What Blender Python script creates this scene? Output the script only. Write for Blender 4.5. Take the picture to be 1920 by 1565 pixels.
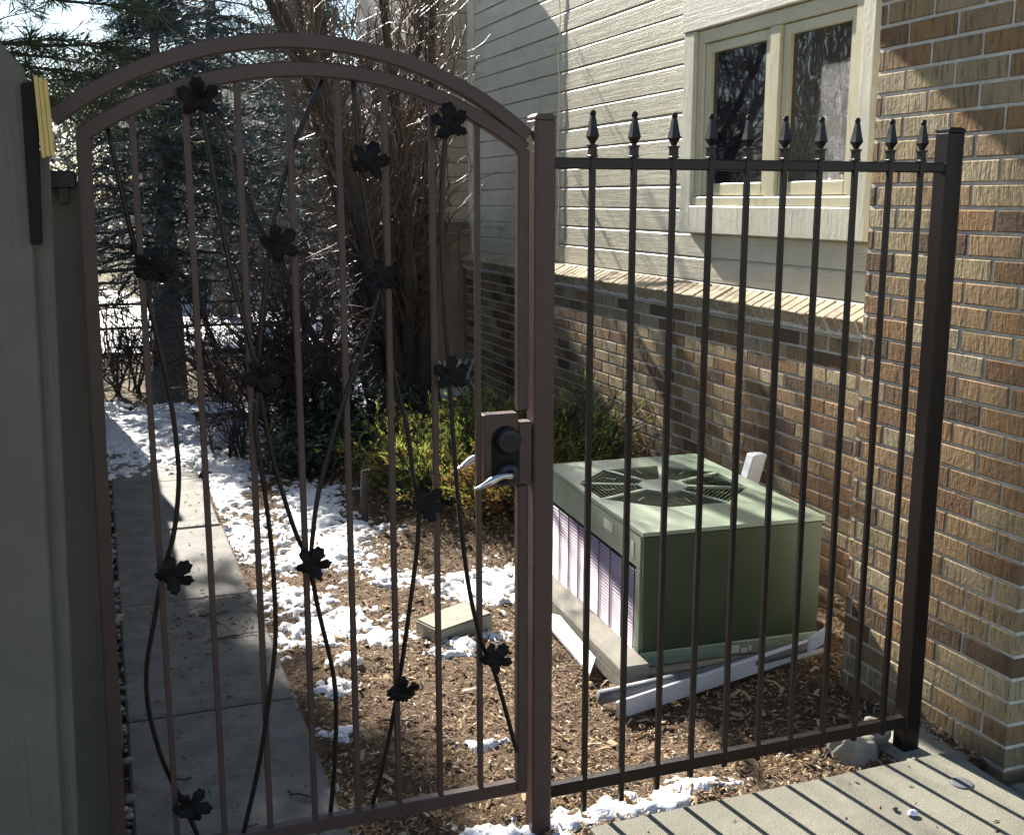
import bpy, math, random
import numpy as np
R = math.radians
random.seed(7); rng = np.random.default_rng(7)
for o in list(bpy.data.objects): bpy.data.objects.remove(o)
scene = bpy.context.scene
col = scene.collection

# ------------------------------------------------------------------ camera, sky, sun, exposure
cam_d = bpy.data.cameras.new('camera'); cam = bpy.data.objects.new('camera', cam_d); col.objects.link(cam)
cam.location = (0, 0, 1.575); cam.rotation_euler = (R(90 - 11.085), 0, R(-20.32))
cam_d.sensor_width = 36; cam_d.sensor_fit = 'HORIZONTAL'; cam_d.lens = 39.0; cam_d.clip_start = 0.05; cam_d.clip_end = 1500
scene.camera = cam
SUN_EL, SUN_AZ = R(32.0), R(-8.0)          # azimuth measured from +Y towards +X
wd = bpy.data.worlds.new('World'); scene.world = wd; wd.use_nodes = True
wn = wd.node_tree.nodes; wl = wd.node_tree.links
sky = wn.new('ShaderNodeTexSky'); sky.sky_type = 'NISHITA'; sky.sun_disc = False
sky.sun_elevation = SUN_EL; sky.sun_rotation = SUN_AZ; sky.air_density = 1.0; sky.dust_density = 0.2; sky.ozone_density = 1.0
wl.new(sky.outputs[0], wn['Background'].inputs[0]); wn['Background'].inputs[1].default_value = 0.057
sd = bpy.data.lights.new('sun', 'SUN'); sd.energy = 5.0; sd.angle = R(0.53); sd.color = (1.0, 0.94, 0.84)
sun = bpy.data.objects.new('sun', sd); col.objects.link(sun)
sun.rotation_euler = (R(90) - SUN_EL, 0, 0)
sun.rotation_euler = (-(math.pi/2 - SUN_EL), 0, -SUN_AZ)
sun.location = (-3, 20, 14)
vs = scene.view_settings
vs.view_transform = 'Standard'; vs.look = 'None'; vs.exposure = 1.68; vs.gamma = 1.0; vs.use_curve_mapping = False
scene.cycles.max_bounces = 6; scene.cycles.diffuse_bounces = 2; scene.cycles.glossy_bounces = 3; scene.cycles.transmission_bounces = 3; scene.cycles.adaptive_threshold = 0.03

# ------------------------------------------------------------------ helpers
def tag(o, label=None, cat=None, group=None, kind=None):
    if label: o['label'] = label
    if cat: o['category'] = cat
    if group: o['group'] = group
    if kind: o['kind'] = kind
    return o
def empty(name, loc, label=None, cat=None, group=None):
    o = bpy.data.objects.new(name, None); col.objects.link(o); o.location = loc; o.empty_display_size = .1
    return tag(o, label, cat, group)
def link(o, parent=None):
    col.objects.link(o)
    if parent is not None:
        o.parent = parent
        pw = world_loc(parent)
        o.matrix_parent_inverse.identity()
        o.location = (o.location[0] - pw[0], o.location[1] - pw[1], o.location[2] - pw[2])
    return o
def world_loc(o):
    x, y, z = o.location
    while o.parent is not None:
        o = o.parent; x += o.location[0]; y += o.location[1]; z += o.location[2]
    return (x, y, z)
def fast_mesh(name, V, F, mat=None, smooth=False, colattr=None):
    """V (n,3); F list of arrays of equal-width faces"""
    me = bpy.data.meshes.new(name)
    if not isinstance(F, (list, tuple)): F = [F]
    F = [np.asarray(f, dtype=np.int32) for f in F if len(f)]
    nl = sum(f.size for f in F); npoly = sum(len(f) for f in F)
    me.vertices.add(len(V)); me.vertices.foreach_set('co', np.asarray(V, dtype=np.float32).ravel())
    me.loops.add(nl); me.loops.foreach_set('vertex_index', np.concatenate([f.ravel() for f in F]))
    me.polygons.add(npoly)
    tot = np.concatenate([np.full(len(f), f.shape[1], dtype=np.int32) for f in F])
    st = np.concatenate([[0], np.cumsum(tot)[:-1]]).astype(np.int32)
    me.polygons.foreach_set('loop_start', st)
    me.polygons.foreach_set('use_smooth', np.full(npoly, bool(smooth)))
    me.update(calc_edges=True)
    if colattr is not None:
        a = me.attributes.new('tint', 'FLOAT', 'POINT'); a.data.foreach_set('value', np.asarray(colattr, dtype=np.float32))
    if mat: me.materials.append(mat)
    return me
def obj_np(name, V, F, mat, parent=None, smooth=False, colattr=None, origin=(0, 0, 0)):
    V = np.asarray(V, dtype=np.float64) - np.asarray(origin)
    o = bpy.data.objects.new(name, fast_mesh(name, V, F, mat, smooth, colattr)); o.location = origin
    return link(o, parent)
class MB:
    def __init__(s): s.v = []; s.f = []
    def add(s, vs, fs):
        b = len(s.v); s.v += [tuple(map(float, p)) for p in vs]; s.f += [tuple(i + b for i in f) for f in fs]; return s
    def box(s, x0, x1, y0, y1, z0, z1):
        return s.add([(x0,y0,z0),(x1,y0,z0),(x1,y1,z0),(x0,y1,z0),(x0,y0,z1),(x1,y0,z1),(x1,y1,z1),(x0,y1,z1)],
                     [(3,2,1,0),(4,5,6,7),(0,1,5,4),(1,2,6,5),(2,3,7,6),(3,0,4,7)])
    def cbox(s, x0, x1, y0, y1, z0, z1, c=.003, jit=0., rnd=random):
        """box with chamfered edges: 24 verts"""
        idx = {}; vs = []
        lo = (x0,y0,z0); hi = (x1,y1,z1)
        for ax in range(3):
            for sx in (0,1):
                for sy in (0,1):
                    for sz in (0,1):
                        sg = (sx,sy,sz); p = []
                        for k in range(3):
                            v = hi[k] if sg[k] else lo[k]
                            if k != ax: v += -c if sg[k] else c
                            p.append(v + (rnd.uniform(-jit,jit) if jit else 0))
                        idx[(ax,sg)] = len(vs); vs.append(p)
        fs = []
        for ax in range(3):
            a, b = [k for k in range(3) if k != ax]
            for s_ in (0,1):
                q = []
                for (u,w) in ((0,0),(1,0),(1,1),(0,1)):
                    sg = [0,0,0]; sg[ax]=s_; sg[a]=u; sg[b]=w; q.append(idx[(ax,tuple(sg))])
                flip = (s_ == 1) == (ax == 1)
                fs.append(tuple(reversed(q)) if flip else tuple(q))
        for ax in range(3):   # edges parallel to ax
            a, b = [k for k in range(3) if k != ax]
            for u in (0,1):
                for w in (0,1):
                    s0=[0,0,0]; s1=[0,0,0]; s0[a]=s1[a]=u; s0[b]=s1[b]=w; s1[ax]=1
                    fs.append((idx[(a,tuple(s0))], idx[(a,tuple(s1))], idx[(b,tuple(s1))], idx[(b,tuple(s0))]))
        for sx in (0,1):
            for sy in (0,1):
                for sz in (0,1):
                    sg=(sx,sy,sz); fs.append((idx[(0,sg)], idx[(1,sg)], idx[(2,sg)]))
        return s.add(vs, fs)
    def tube(s, pts, rad, n=8, cap=True, squash=None):
        pts = [np.array(p, dtype=float) for p in pts]
        if not hasattr(rad, '__len__'): rad = [rad]*len(pts)
        vs = []; prev = None
        for i, p in enumerate(pts):
            t = pts[min(i+1,len(pts)-1)] - pts[max(i-1,0)]; t /= (np.linalg.norm(t)+1e-9)
            if prev is None:
                a = np.array([0,0,1.]) if abs(t[2]) < .9 else np.array([1.,0,0]); u = np.cross(t,a)
            else: u = prev - t*(prev@t)
            u /= np.linalg.norm(u)+1e-9; prev = u; w = np.cross(t,u)
            for k in range(n):
                an = 2*math.pi*(k+.5)/n; vs.append(p + rad[i]*(math.cos(an)*u + math.sin(an)*w))
        fs = []
        for i in range(len(pts)-1):
            for k in range(n):
                fs.append((i*n+k, i*n+(k+1)%n, (i+1)*n+(k+1)%n, (i+1)*n+k))
        if cap: fs.append(tuple(range(n-1,-1,-1))); fs.append(tuple((len(pts)-1)*n+k for k in range(n)))
        return s.add(vs, fs)
    def lathe(s, prof, c, n=16, axis='z'):
        vs = []
        for (r, h) in prof:
            for k in range(n):
                a = 2*math.pi*(k+.5)/n; x, y = r*math.cos(a), r*math.sin(a)
                if axis == 'z': vs.append((c[0]+x, c[1]+y, c[2]+h))
                elif axis == 'y': vs.append((c[0]+x, c[1]+h, c[2]+y))
                else: vs.append((c[0]+h, c[1]+x, c[2]+y))
        fs = []
        for i in range(len(prof)-1):
            for k in range(n): fs.append((i*n+k, i*n+(k+1)%n, (i+1)*n+(k+1)%n, (i+1)*n+k))
        fs.append(tuple(range(n-1,-1,-1))); fs.append(tuple((len(prof)-1)*n+k for k in range(n)))
        return s.add(vs, fs)
    def poly_extrude(s, pts2, y0, y1):
        """polygon in XZ extruded along Y"""
        n = len(pts2); vs = [(x,y0,z) for x,z in pts2] + [(x,y1,z) for x,z in pts2]
        fs = [tuple(range(n)), tuple(range(2*n-1,n-1,-1))] + [(k+n, (k+1)%n+n, (k+1)%n, k) for k in range(n)]
        return s.add(vs, fs)
    def build(s, name, mat, parent=None, smooth=False, origin=None, bevel=0.):
        me = bpy.data.meshes.new(name); o0 = origin
        if o0 is None:
            a = np.array(s.v); o0 = tuple(a.mean(axis=0)) if len(a) else (0,0,0)
        me.from_pydata([(x-o0[0],y-o0[1],z-o0[2]) for x,y,z in s.v], [], s.f)
        import bmesh
        bm = bmesh.new(); bm.from_mesh(me); bmesh.ops.recalc_face_normals(bm, faces=bm.faces)
        if bevel > 0: bmesh.ops.bevel(bm, geom=list(bm.edges), offset=bevel, segments=2, affect='EDGES', clamp_overlap=True)
        bm.to_mesh(me); bm.free()
        if smooth: me.polygons.foreach_set('use_smooth', [True]*len(me.polygons))
        if mat: me.materials.append(mat)
        o = bpy.data.objects.new(name, me); o.location = o0
        return link(o, parent)

def fbm(x, y, seed=0, octv=4, sc=1.0):
    out = np.zeros_like(x, dtype=float); amp = 1.; tot = 0
    for k in range(octv):
        g = np.random.default_rng(seed*31+k).random((64,64))
        u = x*sc; v = y*sc; i = np.floor(u).astype(int); j = np.floor(v).astype(int); fu = u-i; fv = v-j
        fu = fu*fu*(3-2*fu); fv = fv*fv*(3-2*fv)
        a = g[i%64,j%64]; b = g[(i+1)%64,j%64]; c = g[i%64,(j+1)%64]; d = g[(i+1)%64,(j+1)%64]
        out += amp*((a*(1-fu)+b*fu)*(1-fv)+(c*(1-fu)+d*fu)*fv); tot += amp; amp *= .5; sc *= 2.03
    return out/tot

# ------------------------------------------------------------------ materials
def M(name, base=(.5,.5,.5), rough=.6, metal=0., spec=.5):
    m = bpy.data.materials.new(name); m.use_nodes = True; nt = m.node_tree; b = nt.nodes['Principled BSDF']
    b.inputs['Base Color'].default_value = (*base,1); b.inputs['Roughness'].default_value = rough
    b.inputs['Metallic'].default_value = metal; b.inputs['Specular IOR Level'].default_value = spec
    return m, nt, b
def pos(nt, scale=(1,1,1), obj=False):
    if obj:
        g = nt.nodes.new('ShaderNodeTexCoord'); out = g.outputs['Object']
    else:
        g = nt.nodes.new('ShaderNodeNewGeometry'); out = g.outputs['Position']
    mp = nt.nodes.new('ShaderNodeMapping'); mp.inputs['Scale'].default_value = scale
    nt.links.new(out, mp.inputs[0]); return mp.outputs[0]
def noise(nt, vec, scale=5, detail=4, rough=.55, dist=0.):
    n = nt.nodes.new('ShaderNodeTexNoise'); n.inputs['Scale'].default_value = scale; n.inputs['Detail'].default_value = detail
    n.inputs['Roughness'].default_value = rough; n.inputs['Distortion'].default_value = dist
    nt.links.new(vec, n.inputs['Vector']); return n.outputs['Fac']
def ramp(nt, fac, stops, interp='LINEAR'):
    r = nt.nodes.new('ShaderNodeValToRGB'); r.color_ramp.interpolation = interp; e = r.color_ramp.elements
    while len(e) > 1: e.remove(e[-1])
    for i,(p,c) in enumerate(stops):
        if i == 0: e[0].position = p; k = e[0]
        else: k = e.new(p)
        k.color = (*c,1) if len(c)==3 else c
    nt.links.new(fac, r.inputs[0]); return r.outputs[0]
def mix(nt, fac, a, b, mode='MIX'):
    m = nt.nodes.new('ShaderNodeMix'); m.data_type = 'RGBA'; m.blend_type = mode
    for inp, v in ((m.inputs[0],fac),(m.inputs[6],a),(m.inputs[7],b)):
        if hasattr(v,'is_output') or isinstance(v,bpy.types.NodeSocket): nt.links.new(v,inp)
        elif isinstance(v,(int,float)): inp.default_value = v
        else: inp.default_value = (*v,1)
    return m.outputs[2]
def bump(nt, b, h, strength=.3, dist=.01):
    n = nt.nodes.new('ShaderNodeBump'); n.inputs['Strength'].default_value = strength; n.inputs['Distance'].default_value = dist
    nt.links.new(h, n.inputs['Height']); nt.links.new(n.outputs[0], b.inputs['Normal'])
def math_n(nt, op, a, b=None):
    m = nt.nodes.new('ShaderNodeMath'); m.operation = op
    for i,v in enumerate((a,b)):
        if v is None: continue
        if isinstance(v,(int,float)): m.inputs[i].default_value = v
        else: nt.links.new(v,m.inputs[i])
    return m.outputs[0]
def rand_tint(nt):
    oi = nt.nodes.new('ShaderNodeObjectInfo'); at = nt.nodes.new('ShaderNodeAttribute'); at.attribute_name = 'tint'
    return math_n(nt,'FRACT',math_n(nt,'ADD',oi.outputs['Random'],at.outputs['Fac']))
def tint_attr(nt):
    at = nt.nodes.new('ShaderNodeAttribute'); at.attribute_name = 'tint'; return at.outputs['Fac']

MT = {}
def mk_metal(name, base, rough, bs=.25):
    m,nt,b = M(name, base, rough); p = pos(nt)
    n = noise(nt,p,420,3); bump(nt,b,n,bs,.002)
    c = mix(nt, noise(nt,p,9,4), tuple(.8*v for v in base), tuple(1.25*v for v in base)); nt.links.new(c,b.inputs['Base Color'])
    b.inputs['Specular IOR Level'].default_value = .35
    MT[name] = m
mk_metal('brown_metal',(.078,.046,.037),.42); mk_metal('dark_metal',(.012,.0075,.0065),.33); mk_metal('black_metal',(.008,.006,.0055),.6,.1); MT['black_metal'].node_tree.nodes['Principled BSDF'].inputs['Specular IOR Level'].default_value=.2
m,nt,b = M('lock_metal',(.018,.018,.022),.35,.3); MT['lock_metal'] = m
m,nt,b = M('bright_lever',(.62,.6,.58),.22,.9); MT['bright_lever'] = m
def mk_brick(name, pale=False):
    m,nt,b = M(name,(.3,.2,.12),.88,0.,.2); p = pos(nt)
    t = rand_tint(nt)
    base = ramp(nt,t,[(0,(.40,.305,.175)),(.2,(.31,.185,.09)),(.36,(.36,.24,.125)),(.52,(.235,.135,.072)),(.64,(.43,.345,.215)),(.76,(.32,.225,.125)),(.91,(.15,.095,.058))],'CONSTANT')
    if pale: base = mix(nt,.72,base,(.52,.44,.32))  # paler mix stands in for sun glare on the ledge tops
    st = noise(nt,pos(nt,(1,1,.13)),95,3,.7)              # vertical streaks
    pt = noise(nt,p,7,5,.7)
    c = mix(nt, ramp(nt,st,[(.33,(.0,.0,.0)),(.5,(1,1,1))]), mix(nt,.62,base,(.03,.022,.016)), base)
    c = mix(nt, ramp(nt,pt,[(.42,(0,0,0)),(.68,(.75,.75,.75))]), c, mix(nt,.5,c,(.10,.09,.075)))
    c = mix(nt, ramp(nt,noise(nt,p,160,2),[(.62,(0,0,0)),(.72,(.6,.6,.6))]), c, (.05,.04,.03))
    nt.links.new(c,b.inputs['Base Color'])
    h = math_n(nt,'ADD',math_n(nt,'MULTIPLY',st,1.),noise(nt,p,60,4)); bump(nt,b,h,.6,.004)
    MT[name] = m
mk_brick('brick'); mk_brick('sunlit_brick',True)
m,nt,b = M('mortar',(.47,.43,.36),.9); p = pos(nt); nt.links.new(ramp(nt,noise(nt,p,30,5),[(.3,(.50,.47,.41)),(.7,(.70,.66,.59))]),b.inputs['Base Color']); bump(nt,b,noise(nt,p,180,4),.6,.004); MT['mortar'] = m
def mk_paint(name, base, rough, grain=(60,2.2,60), bs=.5, worn=None):
    m,nt,b = M(name,base,rough); p = pos(nt)
    g = noise(nt,pos(nt,grain),1.,6,.65,.6); g2 = noise(nt,p,38,5,.6)
    c = mix(nt,ramp(nt,noise(nt,p,3.1,5,.7),[(.35,(0,0,0)),(.7,(1,1,1))]),tuple(v*.86 for v in base),tuple(min(1,v*1.08) for v in base))
    c = mix(nt,ramp(nt,g,[(.30,(.55,.55,.55)),(.42,(0,0,0))]),c,tuple(v*.55 for v in base))
    if worn: c = mix(nt,ramp(nt,noise(nt,pos(nt,(9,3,9)),1.,6,.8),[(.62,(0,0,0)),(.72,(1,1,1))]),c,worn)
    nt.links.new(c,b.inputs['Base Color']); bump(nt,b,math_n(nt,'ADD',g,math_n(nt,'MULTIPLY',g2,.6)),bs,.006)
    MT[name] = m
mk_paint('siding_paint',(.58,.54,.42),.42,bs=.55)
mk_paint('wing_paint',(.23,.21,.19),.6,bs=.4)
mk_paint('trim_paint',(.60,.575,.46),.45,(30,30,3.),.4)
mk_paint('head_paint',(.62,.60,.50),.5,(60,3,60),.4,(.34,.32,.27))
mk_paint('sash_paint',(.60,.55,.38),.4,(20,20,4.),.12)
mk_paint('grey_wood',(.15,.134,.108),.85,(150,150,2.2),.6)
mk_paint('fence_wood',(.16,.13,.105),.85,(70,70,1.6),.5)
mk_paint('far_fence_wood',(.26,.20,.16),.85,(50,50,1.6),.5)
mk_paint('yellow_wood',(.66,.47,.15),.6,(90,90,3.),.2)
mk_paint('timber_wood',(.27,.25,.21),.85,(60,3.,60),.7)
mk_paint('bird_siding',(.36,.32,.26),.7,(3,3,22.),.4)
def mk_glass(name, film):
    m,nt,b = M(name,(.012,.014,.02),.03 if not film else .12,0.,.9); b.inputs['IOR'].default_value = 1.55
    if film:
        p = pos(nt,(14,10,5)); w = noise(nt,p,1.6,6,.7,2.5); h = ramp(nt,w,[(.42,(0,0,0)),(.5,(1,1,1)),(.58,(0,0,0))])
        bump(nt,b,h,.55,.02)
    MT[name] = m
mk_glass('glass',False); mk_glass('film_glass',True)
m,nt,b = M('blind',(.42,.42,.44),.7); MT['blind'] = m
def mk_sheet(name, base, rough, spread=.15, metal=0.):
    m,nt,b = M(name,base,rough,metal); p = pos(nt)
    c = mix(nt,ramp(nt,noise(nt,p,6,6,.7),[(.35,(0,0,0)),(.7,(1,1,1))]),tuple(v*(1-spread) for v in base),tuple(v*(1+spread) for v in base))
    c = mix(nt,ramp(nt,noise(nt,p,55,3),[(.66,(0,0,0)),(.78,(.5,.5,.5))]),c,tuple(v*.6 for v in base))
    nt.links.new(c,b.inputs['Base Color']); bump(nt,b,noise(nt,p,14,3),.06,.01); MT[name] = m
mk_sheet('green_sheet',(.26,.325,.235),.4); mk_sheet('green_dark',(.048,.066,.033),.42); mk_sheet('fin_glare',(.72,.56,.73),.35,.08,.1); mk_sheet('white_vinyl',(.62,.64,.68),.5)  # pinkish fin colour stands in for sun glare on the louvres
mk_sheet('grey_pipe',(.12,.125,.14),.55); mk_sheet('label_white',(.68,.66,.62),.6); m,nt,b = M('void_black',(.008,.008,.008),.9); MT['void_black'] = m
def mk_concrete(name, base, agg=.5, dirt=.6):
    m,nt,b = M(name,base,.85); p = pos(nt)
    c = mix(nt,ramp(nt,noise(nt,p,2.6,6,.65),[(.3,(0,0,0)),(.72,(1,1,1))]),tuple(v*.72 for v in base),tuple(v*1.16 for v in base))
    vo = nt.nodes.new('ShaderNodeTexVoronoi'); vo.inputs['Scale'].default_value = 260; nt.links.new(p,vo.inputs['Vector'])
    c = mix(nt,math_n(nt,'MULTIPLY',ramp(nt,noise(nt,p,330,2,.6),[(.42,(0,0,0)),(.66,(1,1,1))]),agg),c,tuple(v*.42 for v in base))
    c = mix(nt,ramp(nt,noise(nt,p,9,6,.75),[(dirt,(0,0,0)),(dirt+.17,(.6,.6,.6))]),c,tuple(v*.45 for v in base))
    nt.links.new(c,b.inputs['Base Color']); bump(nt,b,math_n(nt,'ADD',noise(nt,p,240,3),noise(nt,p,24,4)),.5,.004); MT[name] = m
mk_concrete('concrete',(.225,.215,.165),.85); mk_concrete('path_concrete',(.25,.243,.222),.4,.43); mk_concrete('stone',(.36,.34,.27),.4)
m,nt,b = M('soil',(.08,.05,.03),.95); p = pos(nt)
c = ramp(nt,noise(nt,p,26,7,.75),[(.3,(.045,.028,.016)),(.5,(.15,.09,.048)),(.68,(.30,.20,.11))]); nt.links.new(c,b.inputs['Base Color']); bump(nt,b,noise(nt,p,70,6,.7),1.,.03); MT['soil'] = m
m,nt,b = M('litter',(.1,.07,.04),.95); p = pos(nt)
c = ramp(nt,noise(nt,p,3.2,8,.8),[(.32,(.05,.036,.022)),(.5,(.16,.125,.07)),(.62,(.27,.22,.13)),(.70,(.10,.10,.045))]); nt.links.new(c,b.inputs['Base Color']); bump(nt,b,noise(nt,p,24,6,.7),.8,.06); MT['litter'] = m
m,nt,b = M('chips',(.2,.13,.08),.85)
c = ramp(nt,tint_attr(nt),[(0,(.045,.026,.015)),(.22,(.15,.083,.04)),(.5,(.31,.185,.088)),(.75,(.45,.315,.175)),(.92,(.58,.48,.34)),(1,(.66,.58,.46))]); nt.links.new(c,b.inputs['Base Color']); bump(nt,b,noise(nt,pos(nt),160,3),.4,.004); MT['chips'] = m
m,nt,b = M('snow',(.86,.89,.94),.55); p = pos(nt); b.inputs['Subsurface Weight'].default_value = .15; b.inputs['Subsurface Radius'].default_value = (.02,.02,.02)
c = mix(nt,ramp(nt,noise(nt,p,55,5,.75),[(.55,(0,0,0)),(.66,(1,1,1))]),(.80,.83,.88),(.30,.23,.17)); nt.links.new(c,b.inputs['Base Color']); bump(nt,b,noise(nt,p,45,5),.6,.012); MT['snow'] = m
m,nt,b = M('pebble',(.3,.26,.23),.6); c = ramp(nt,tint_attr(nt),[(0,(.10,.09,.085)),(.5,(.26,.225,.19)),(1,(.42,.34,.29))]); nt.links.new(c,b.inputs['Base Color']); bump(nt,b,noise(nt,pos(nt),70,4),.25,.004); MT['pebble'] = m
def mk_bark(name, a, b_, rough=.8, st=.8):
    m,nt,b = M(name,a,rough); n = noise(nt,pos(nt,(38,38,5)),1.,6,.7); nt.links.new(ramp(nt,n,[(.3,a),(.7,b_)]),b.inputs['Base Color']); bump(nt,b,n,st,.02); MT[name] = m
mk_bark('bark',(.02,.016,.014),(.07,.058,.05)); mk_bark('pine_bark',(.06,.05,.045),(.19,.165,.145)); mk_bark('twig',(.06,.038,.028),(.17,.115,.08),.42,.3); mk_bark('shrub_twig',(.03,.02,.02),(.075,.048,.045),.6,.3)
def mk_leaf(name, stops, trans=.3, rough=.55):
    m,nt,b = M(name,(.1,.1,.1),rough); c = ramp(nt,tint_attr(nt),stops); nt.links.new(c,b.inputs['Base Color'])
    MT[name] = m
    if not trans: return
    tr = nt.nodes.new('ShaderNodeBsdfTranslucent'); nt.links.new(c,tr.inputs[0]); mx = nt.nodes.new('ShaderNodeMixShader'); mx.inputs[0].default_value = trans
    out = nt.nodes['Material Output']; nt.links.new(b.outputs[0],mx.inputs[1]); nt.links.new(tr.outputs[0],mx.inputs[2]); nt.links.new(mx.outputs[0],out.inputs[0]); MT[name] = m
mk_leaf('spruce',[(0,(.032,.052,.048)),(.6,(.06,.092,.09)),(1,(.10,.135,.135))],0)
mk_leaf('spruce_pale',[(0,(.06,.09,.08)),(.6,(.10,.14,.125)),(1,(.16,.2,.18))],.25)
mk_leaf('pine',[(0,(.035,.055,.025)),(.6,(.07,.095,.04)),(1,(.12,.14,.06))],.35)
mk_leaf('juniper',[(0,(.08,.12,.03)),(.3,(.24,.33,.065)),(.6,(.42,.48,.10)),(.8,(.54,.44,.11)),(1,(.36,.19,.07))],.5)
mk_leaf('broadleaf',[(0,(.012,.022,.014)),(.7,(.03,.05,.03)),(1,(.06,.085,.055))],.1,.3)
mk_leaf('far_leaf',[(0,(.05,.055,.04)),(.6,(.09,.085,.06)),(1,(.16,.13,.09))],.2)

# ------------------------------------------------------------------ ground, path, patio
N = 2
gx = np.concatenate([np.linspace(-400,-12,8),np.linspace(-8,-.6,10),np.linspace(-.5,3.4,90),np.linspace(4,40,14),np.linspace(60,400,6)])
gy = np.concatenate([np.linspace(-60,-3,5),np.linspace(-2,2,12),np.linspace(2.1,9,130),np.linspace(9.4,40,30),np.linspace(60,900,10)])
GX,GY = np.meshgrid(gx,gy,indexing='ij')
def near_w(x,y): return np.clip((x-.5)/.08,0,1)*np.clip((9-y)/2,0,1)*np.clip((y-1.)/.5,0,1)
GZ = -.035 + near_w(GX,GY)*(.045*(fbm(GX,GY,3,4,4.)-.35)-.12) + np.clip((GY-9)/6,0,1)*.10*(fbm(GX,GY,5,3,.5)-.5)
nx,ny = GX.shape; idx = np.arange(nx*ny).reshape(nx,ny)
F = np.stack([idx[:-1,:-1],idx[1:,:-1],idx[1:,1:],idx[:-1,1:]],-1).reshape(-1,4)
V = np.stack([GX,GY,GZ],-1).reshape(-1,3)
o = obj_np('ground',V,F,MT['litter'],smooth=True); tag(o,kind='structure')
# mulch bed sheet right above
bx = np.linspace(.49,2.84,120); by = np.linspace(2.28,8.6,260); BX,BY = np.meshgrid(bx,by,indexing='ij')
def bed_z(x,y): return -.03 - .055*np.clip((x-1.15)/.35,0,1)*np.clip((y-2.5)/.35,0,1)*np.clip((5.2-y)/.6,0,1) + .05*(fbm(x,y,11,4,3.)-.3) + .025*(fbm(x,y,12,3,14.)-.5)
BZ = bed_z(BX,BY); nx,ny = BX.shape; idx = np.arange(nx*ny).reshape(nx,ny)
F = np.stack([idx[:-1,:-1],idx[1:,:-1],idx[1:,1:],idx[:-1,1:]],-1).reshape(-1,4)
o = obj_np('mulch_bed',np.stack([BX,BY,BZ],-1).reshape(-1,3),F,MT['soil'],smooth=True); tag(o,kind='structure')
# concrete path: slabs with joints
path = empty('path',(0.25,2,0)); tag(path,kind='structure')
ys = [.2,1.3,2.30,3.385,4.42,5.45,6.45,7.5,8.6]
for i in range(len(ys)-1):
    mb = MB(); mb.cbox(-.012,.505-.012*max(0,i-3),ys[i]+.006,ys[i+1]-.006,-.10,0.004*(i%2),c=.008)
    mb.build('slab',MT['path_concrete'],path)
# patio slab bottom right with rounded corner
patio = empty('patio',(1.7,1.6,0)); tag(patio,kind='structure')
def patio_poly(x0,x1,y0,y1,r):
    pts = [(x0,y0),(x1,y0)]
    for k in range(7):
        a = k/6*math.pi/2; pts.append((x1-r+r*math.cos(a), y1-r+r*math.sin(a)))
    pts.append((x0,y1)); return pts
def slab_poly(name,pts,z0,z1,mat,parent,c=.008):
    n = len(pts); ctr = np.mean(pts,axis=0); ins = [(p[0]+(ctr[0]-p[0])*c/.5, p[1]+(ctr[1]-p[1])*c/.5) for p in pts]
    mb = MB(); vs = [(x,y,z0) for x,y in pts]+[(x,y,z1-c) for x,y in pts]+[(x,y,z1) for x,y in ins]
    fs = [tuple(range(n-1,-1,-1)), tuple(range(2*n,3*n))]
    for l in range(2):
        for k in range(n): fs.append((l*n+k,l*n+(k+1)%n,(l+1)*n+(k+1)%n,(l+1)*n+k))
    mb.add(vs,fs); return mb.build(name,mat,parent)
slab_poly('slab',patio_poly(1.058,2.18,.9,2.294,.05),-.12,.045,MT['concrete'],patio)
slab_poly('slab',patio_poly(1.058,2.18,-.4,.89,.01),-.12,.043,MT['concrete'],patio)
mb = MB(); mb.cbox(2.262,2.9,.9,2.17,-.12,-.01,c=.01); mb.build('slab',MT['concrete'],patio)

# ------------------------------------------------------------------ house
house = empty('house',(2.6,4.5,0),'tan brick and pale wood sided house with a two-pane window','house')
CH,BL = .0677,.2032
XP,XR = 2.30,2.85
# brick templates
tmpl = {}
def brick_mesh(L,H,D,k):
    key = (round(L,3),round(H,3),round(D,3),k)
    if key not in tmpl:
        rnd = random.Random(hash(key)&0xffff); mb = MB()
        mb.cbox(-D/2,D/2,-L/2,L/2,-H/2,H/2,c=.003,jit=.0006,rnd=rnd)
        me = bpy.data.meshes.new('brick'); me.from_pydata(mb.v,[],mb.f)
        import bmesh
        bm = bmesh.new(); bm.from_mesh(me); bmesh.ops.recalc_face_normals(bm,faces=bm.faces); bm.to_mesh(me); bm.free()
        me.materials.append(MT['brick']); tmpl[key] = me
    return tmpl[key]
def put(name,me,loc,parent,rot=(0,0,0)):
    o = bpy.data.objects.new(name,me); o.location = loc; o.rotation_euler = rot; return link(o,parent)
def courses(y0,y1,z0,nc,phase0=0):
    out = []
    for c in range(nc):
        z = z0 + c*CH + CH/2; y = y0 - (BL/2 if (c+phase0)%2 else 0)
        while y < y1-.005:
            a = max(y,y0); b_ = min(y+BL,y1)
            if b_-a > .03: out.append((a,b_,z,c))
            y += BL
    return out
# pier
mb = MB(); mb.box(XP+.0045,2.92,2.281,2.955,-.2,5.2); mb.box(XP+.0045,2.3925,2.2225,2.2805,-.2,5.2)
pier = mb.build('brick_pier',MT['mortar'],house)
nbrick = 0
rest = []
for a,b_,z,c in courses(2.215,2.962,-.005-2*CH,79):
    if z > 2.62: rest.append((a,b_,z,XP)); continue
    L = round(b_-a-.0095,3)
    put('brick',brick_mesh(L,CH-.0095,.095,random.randrange(4)),(XP+.0475+random.uniform(-.0012,.001),(a+b_)/2,z),pier,(0,random.gauss(0,.002),random.gauss(0,.0015))); nbrick += 1
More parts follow.
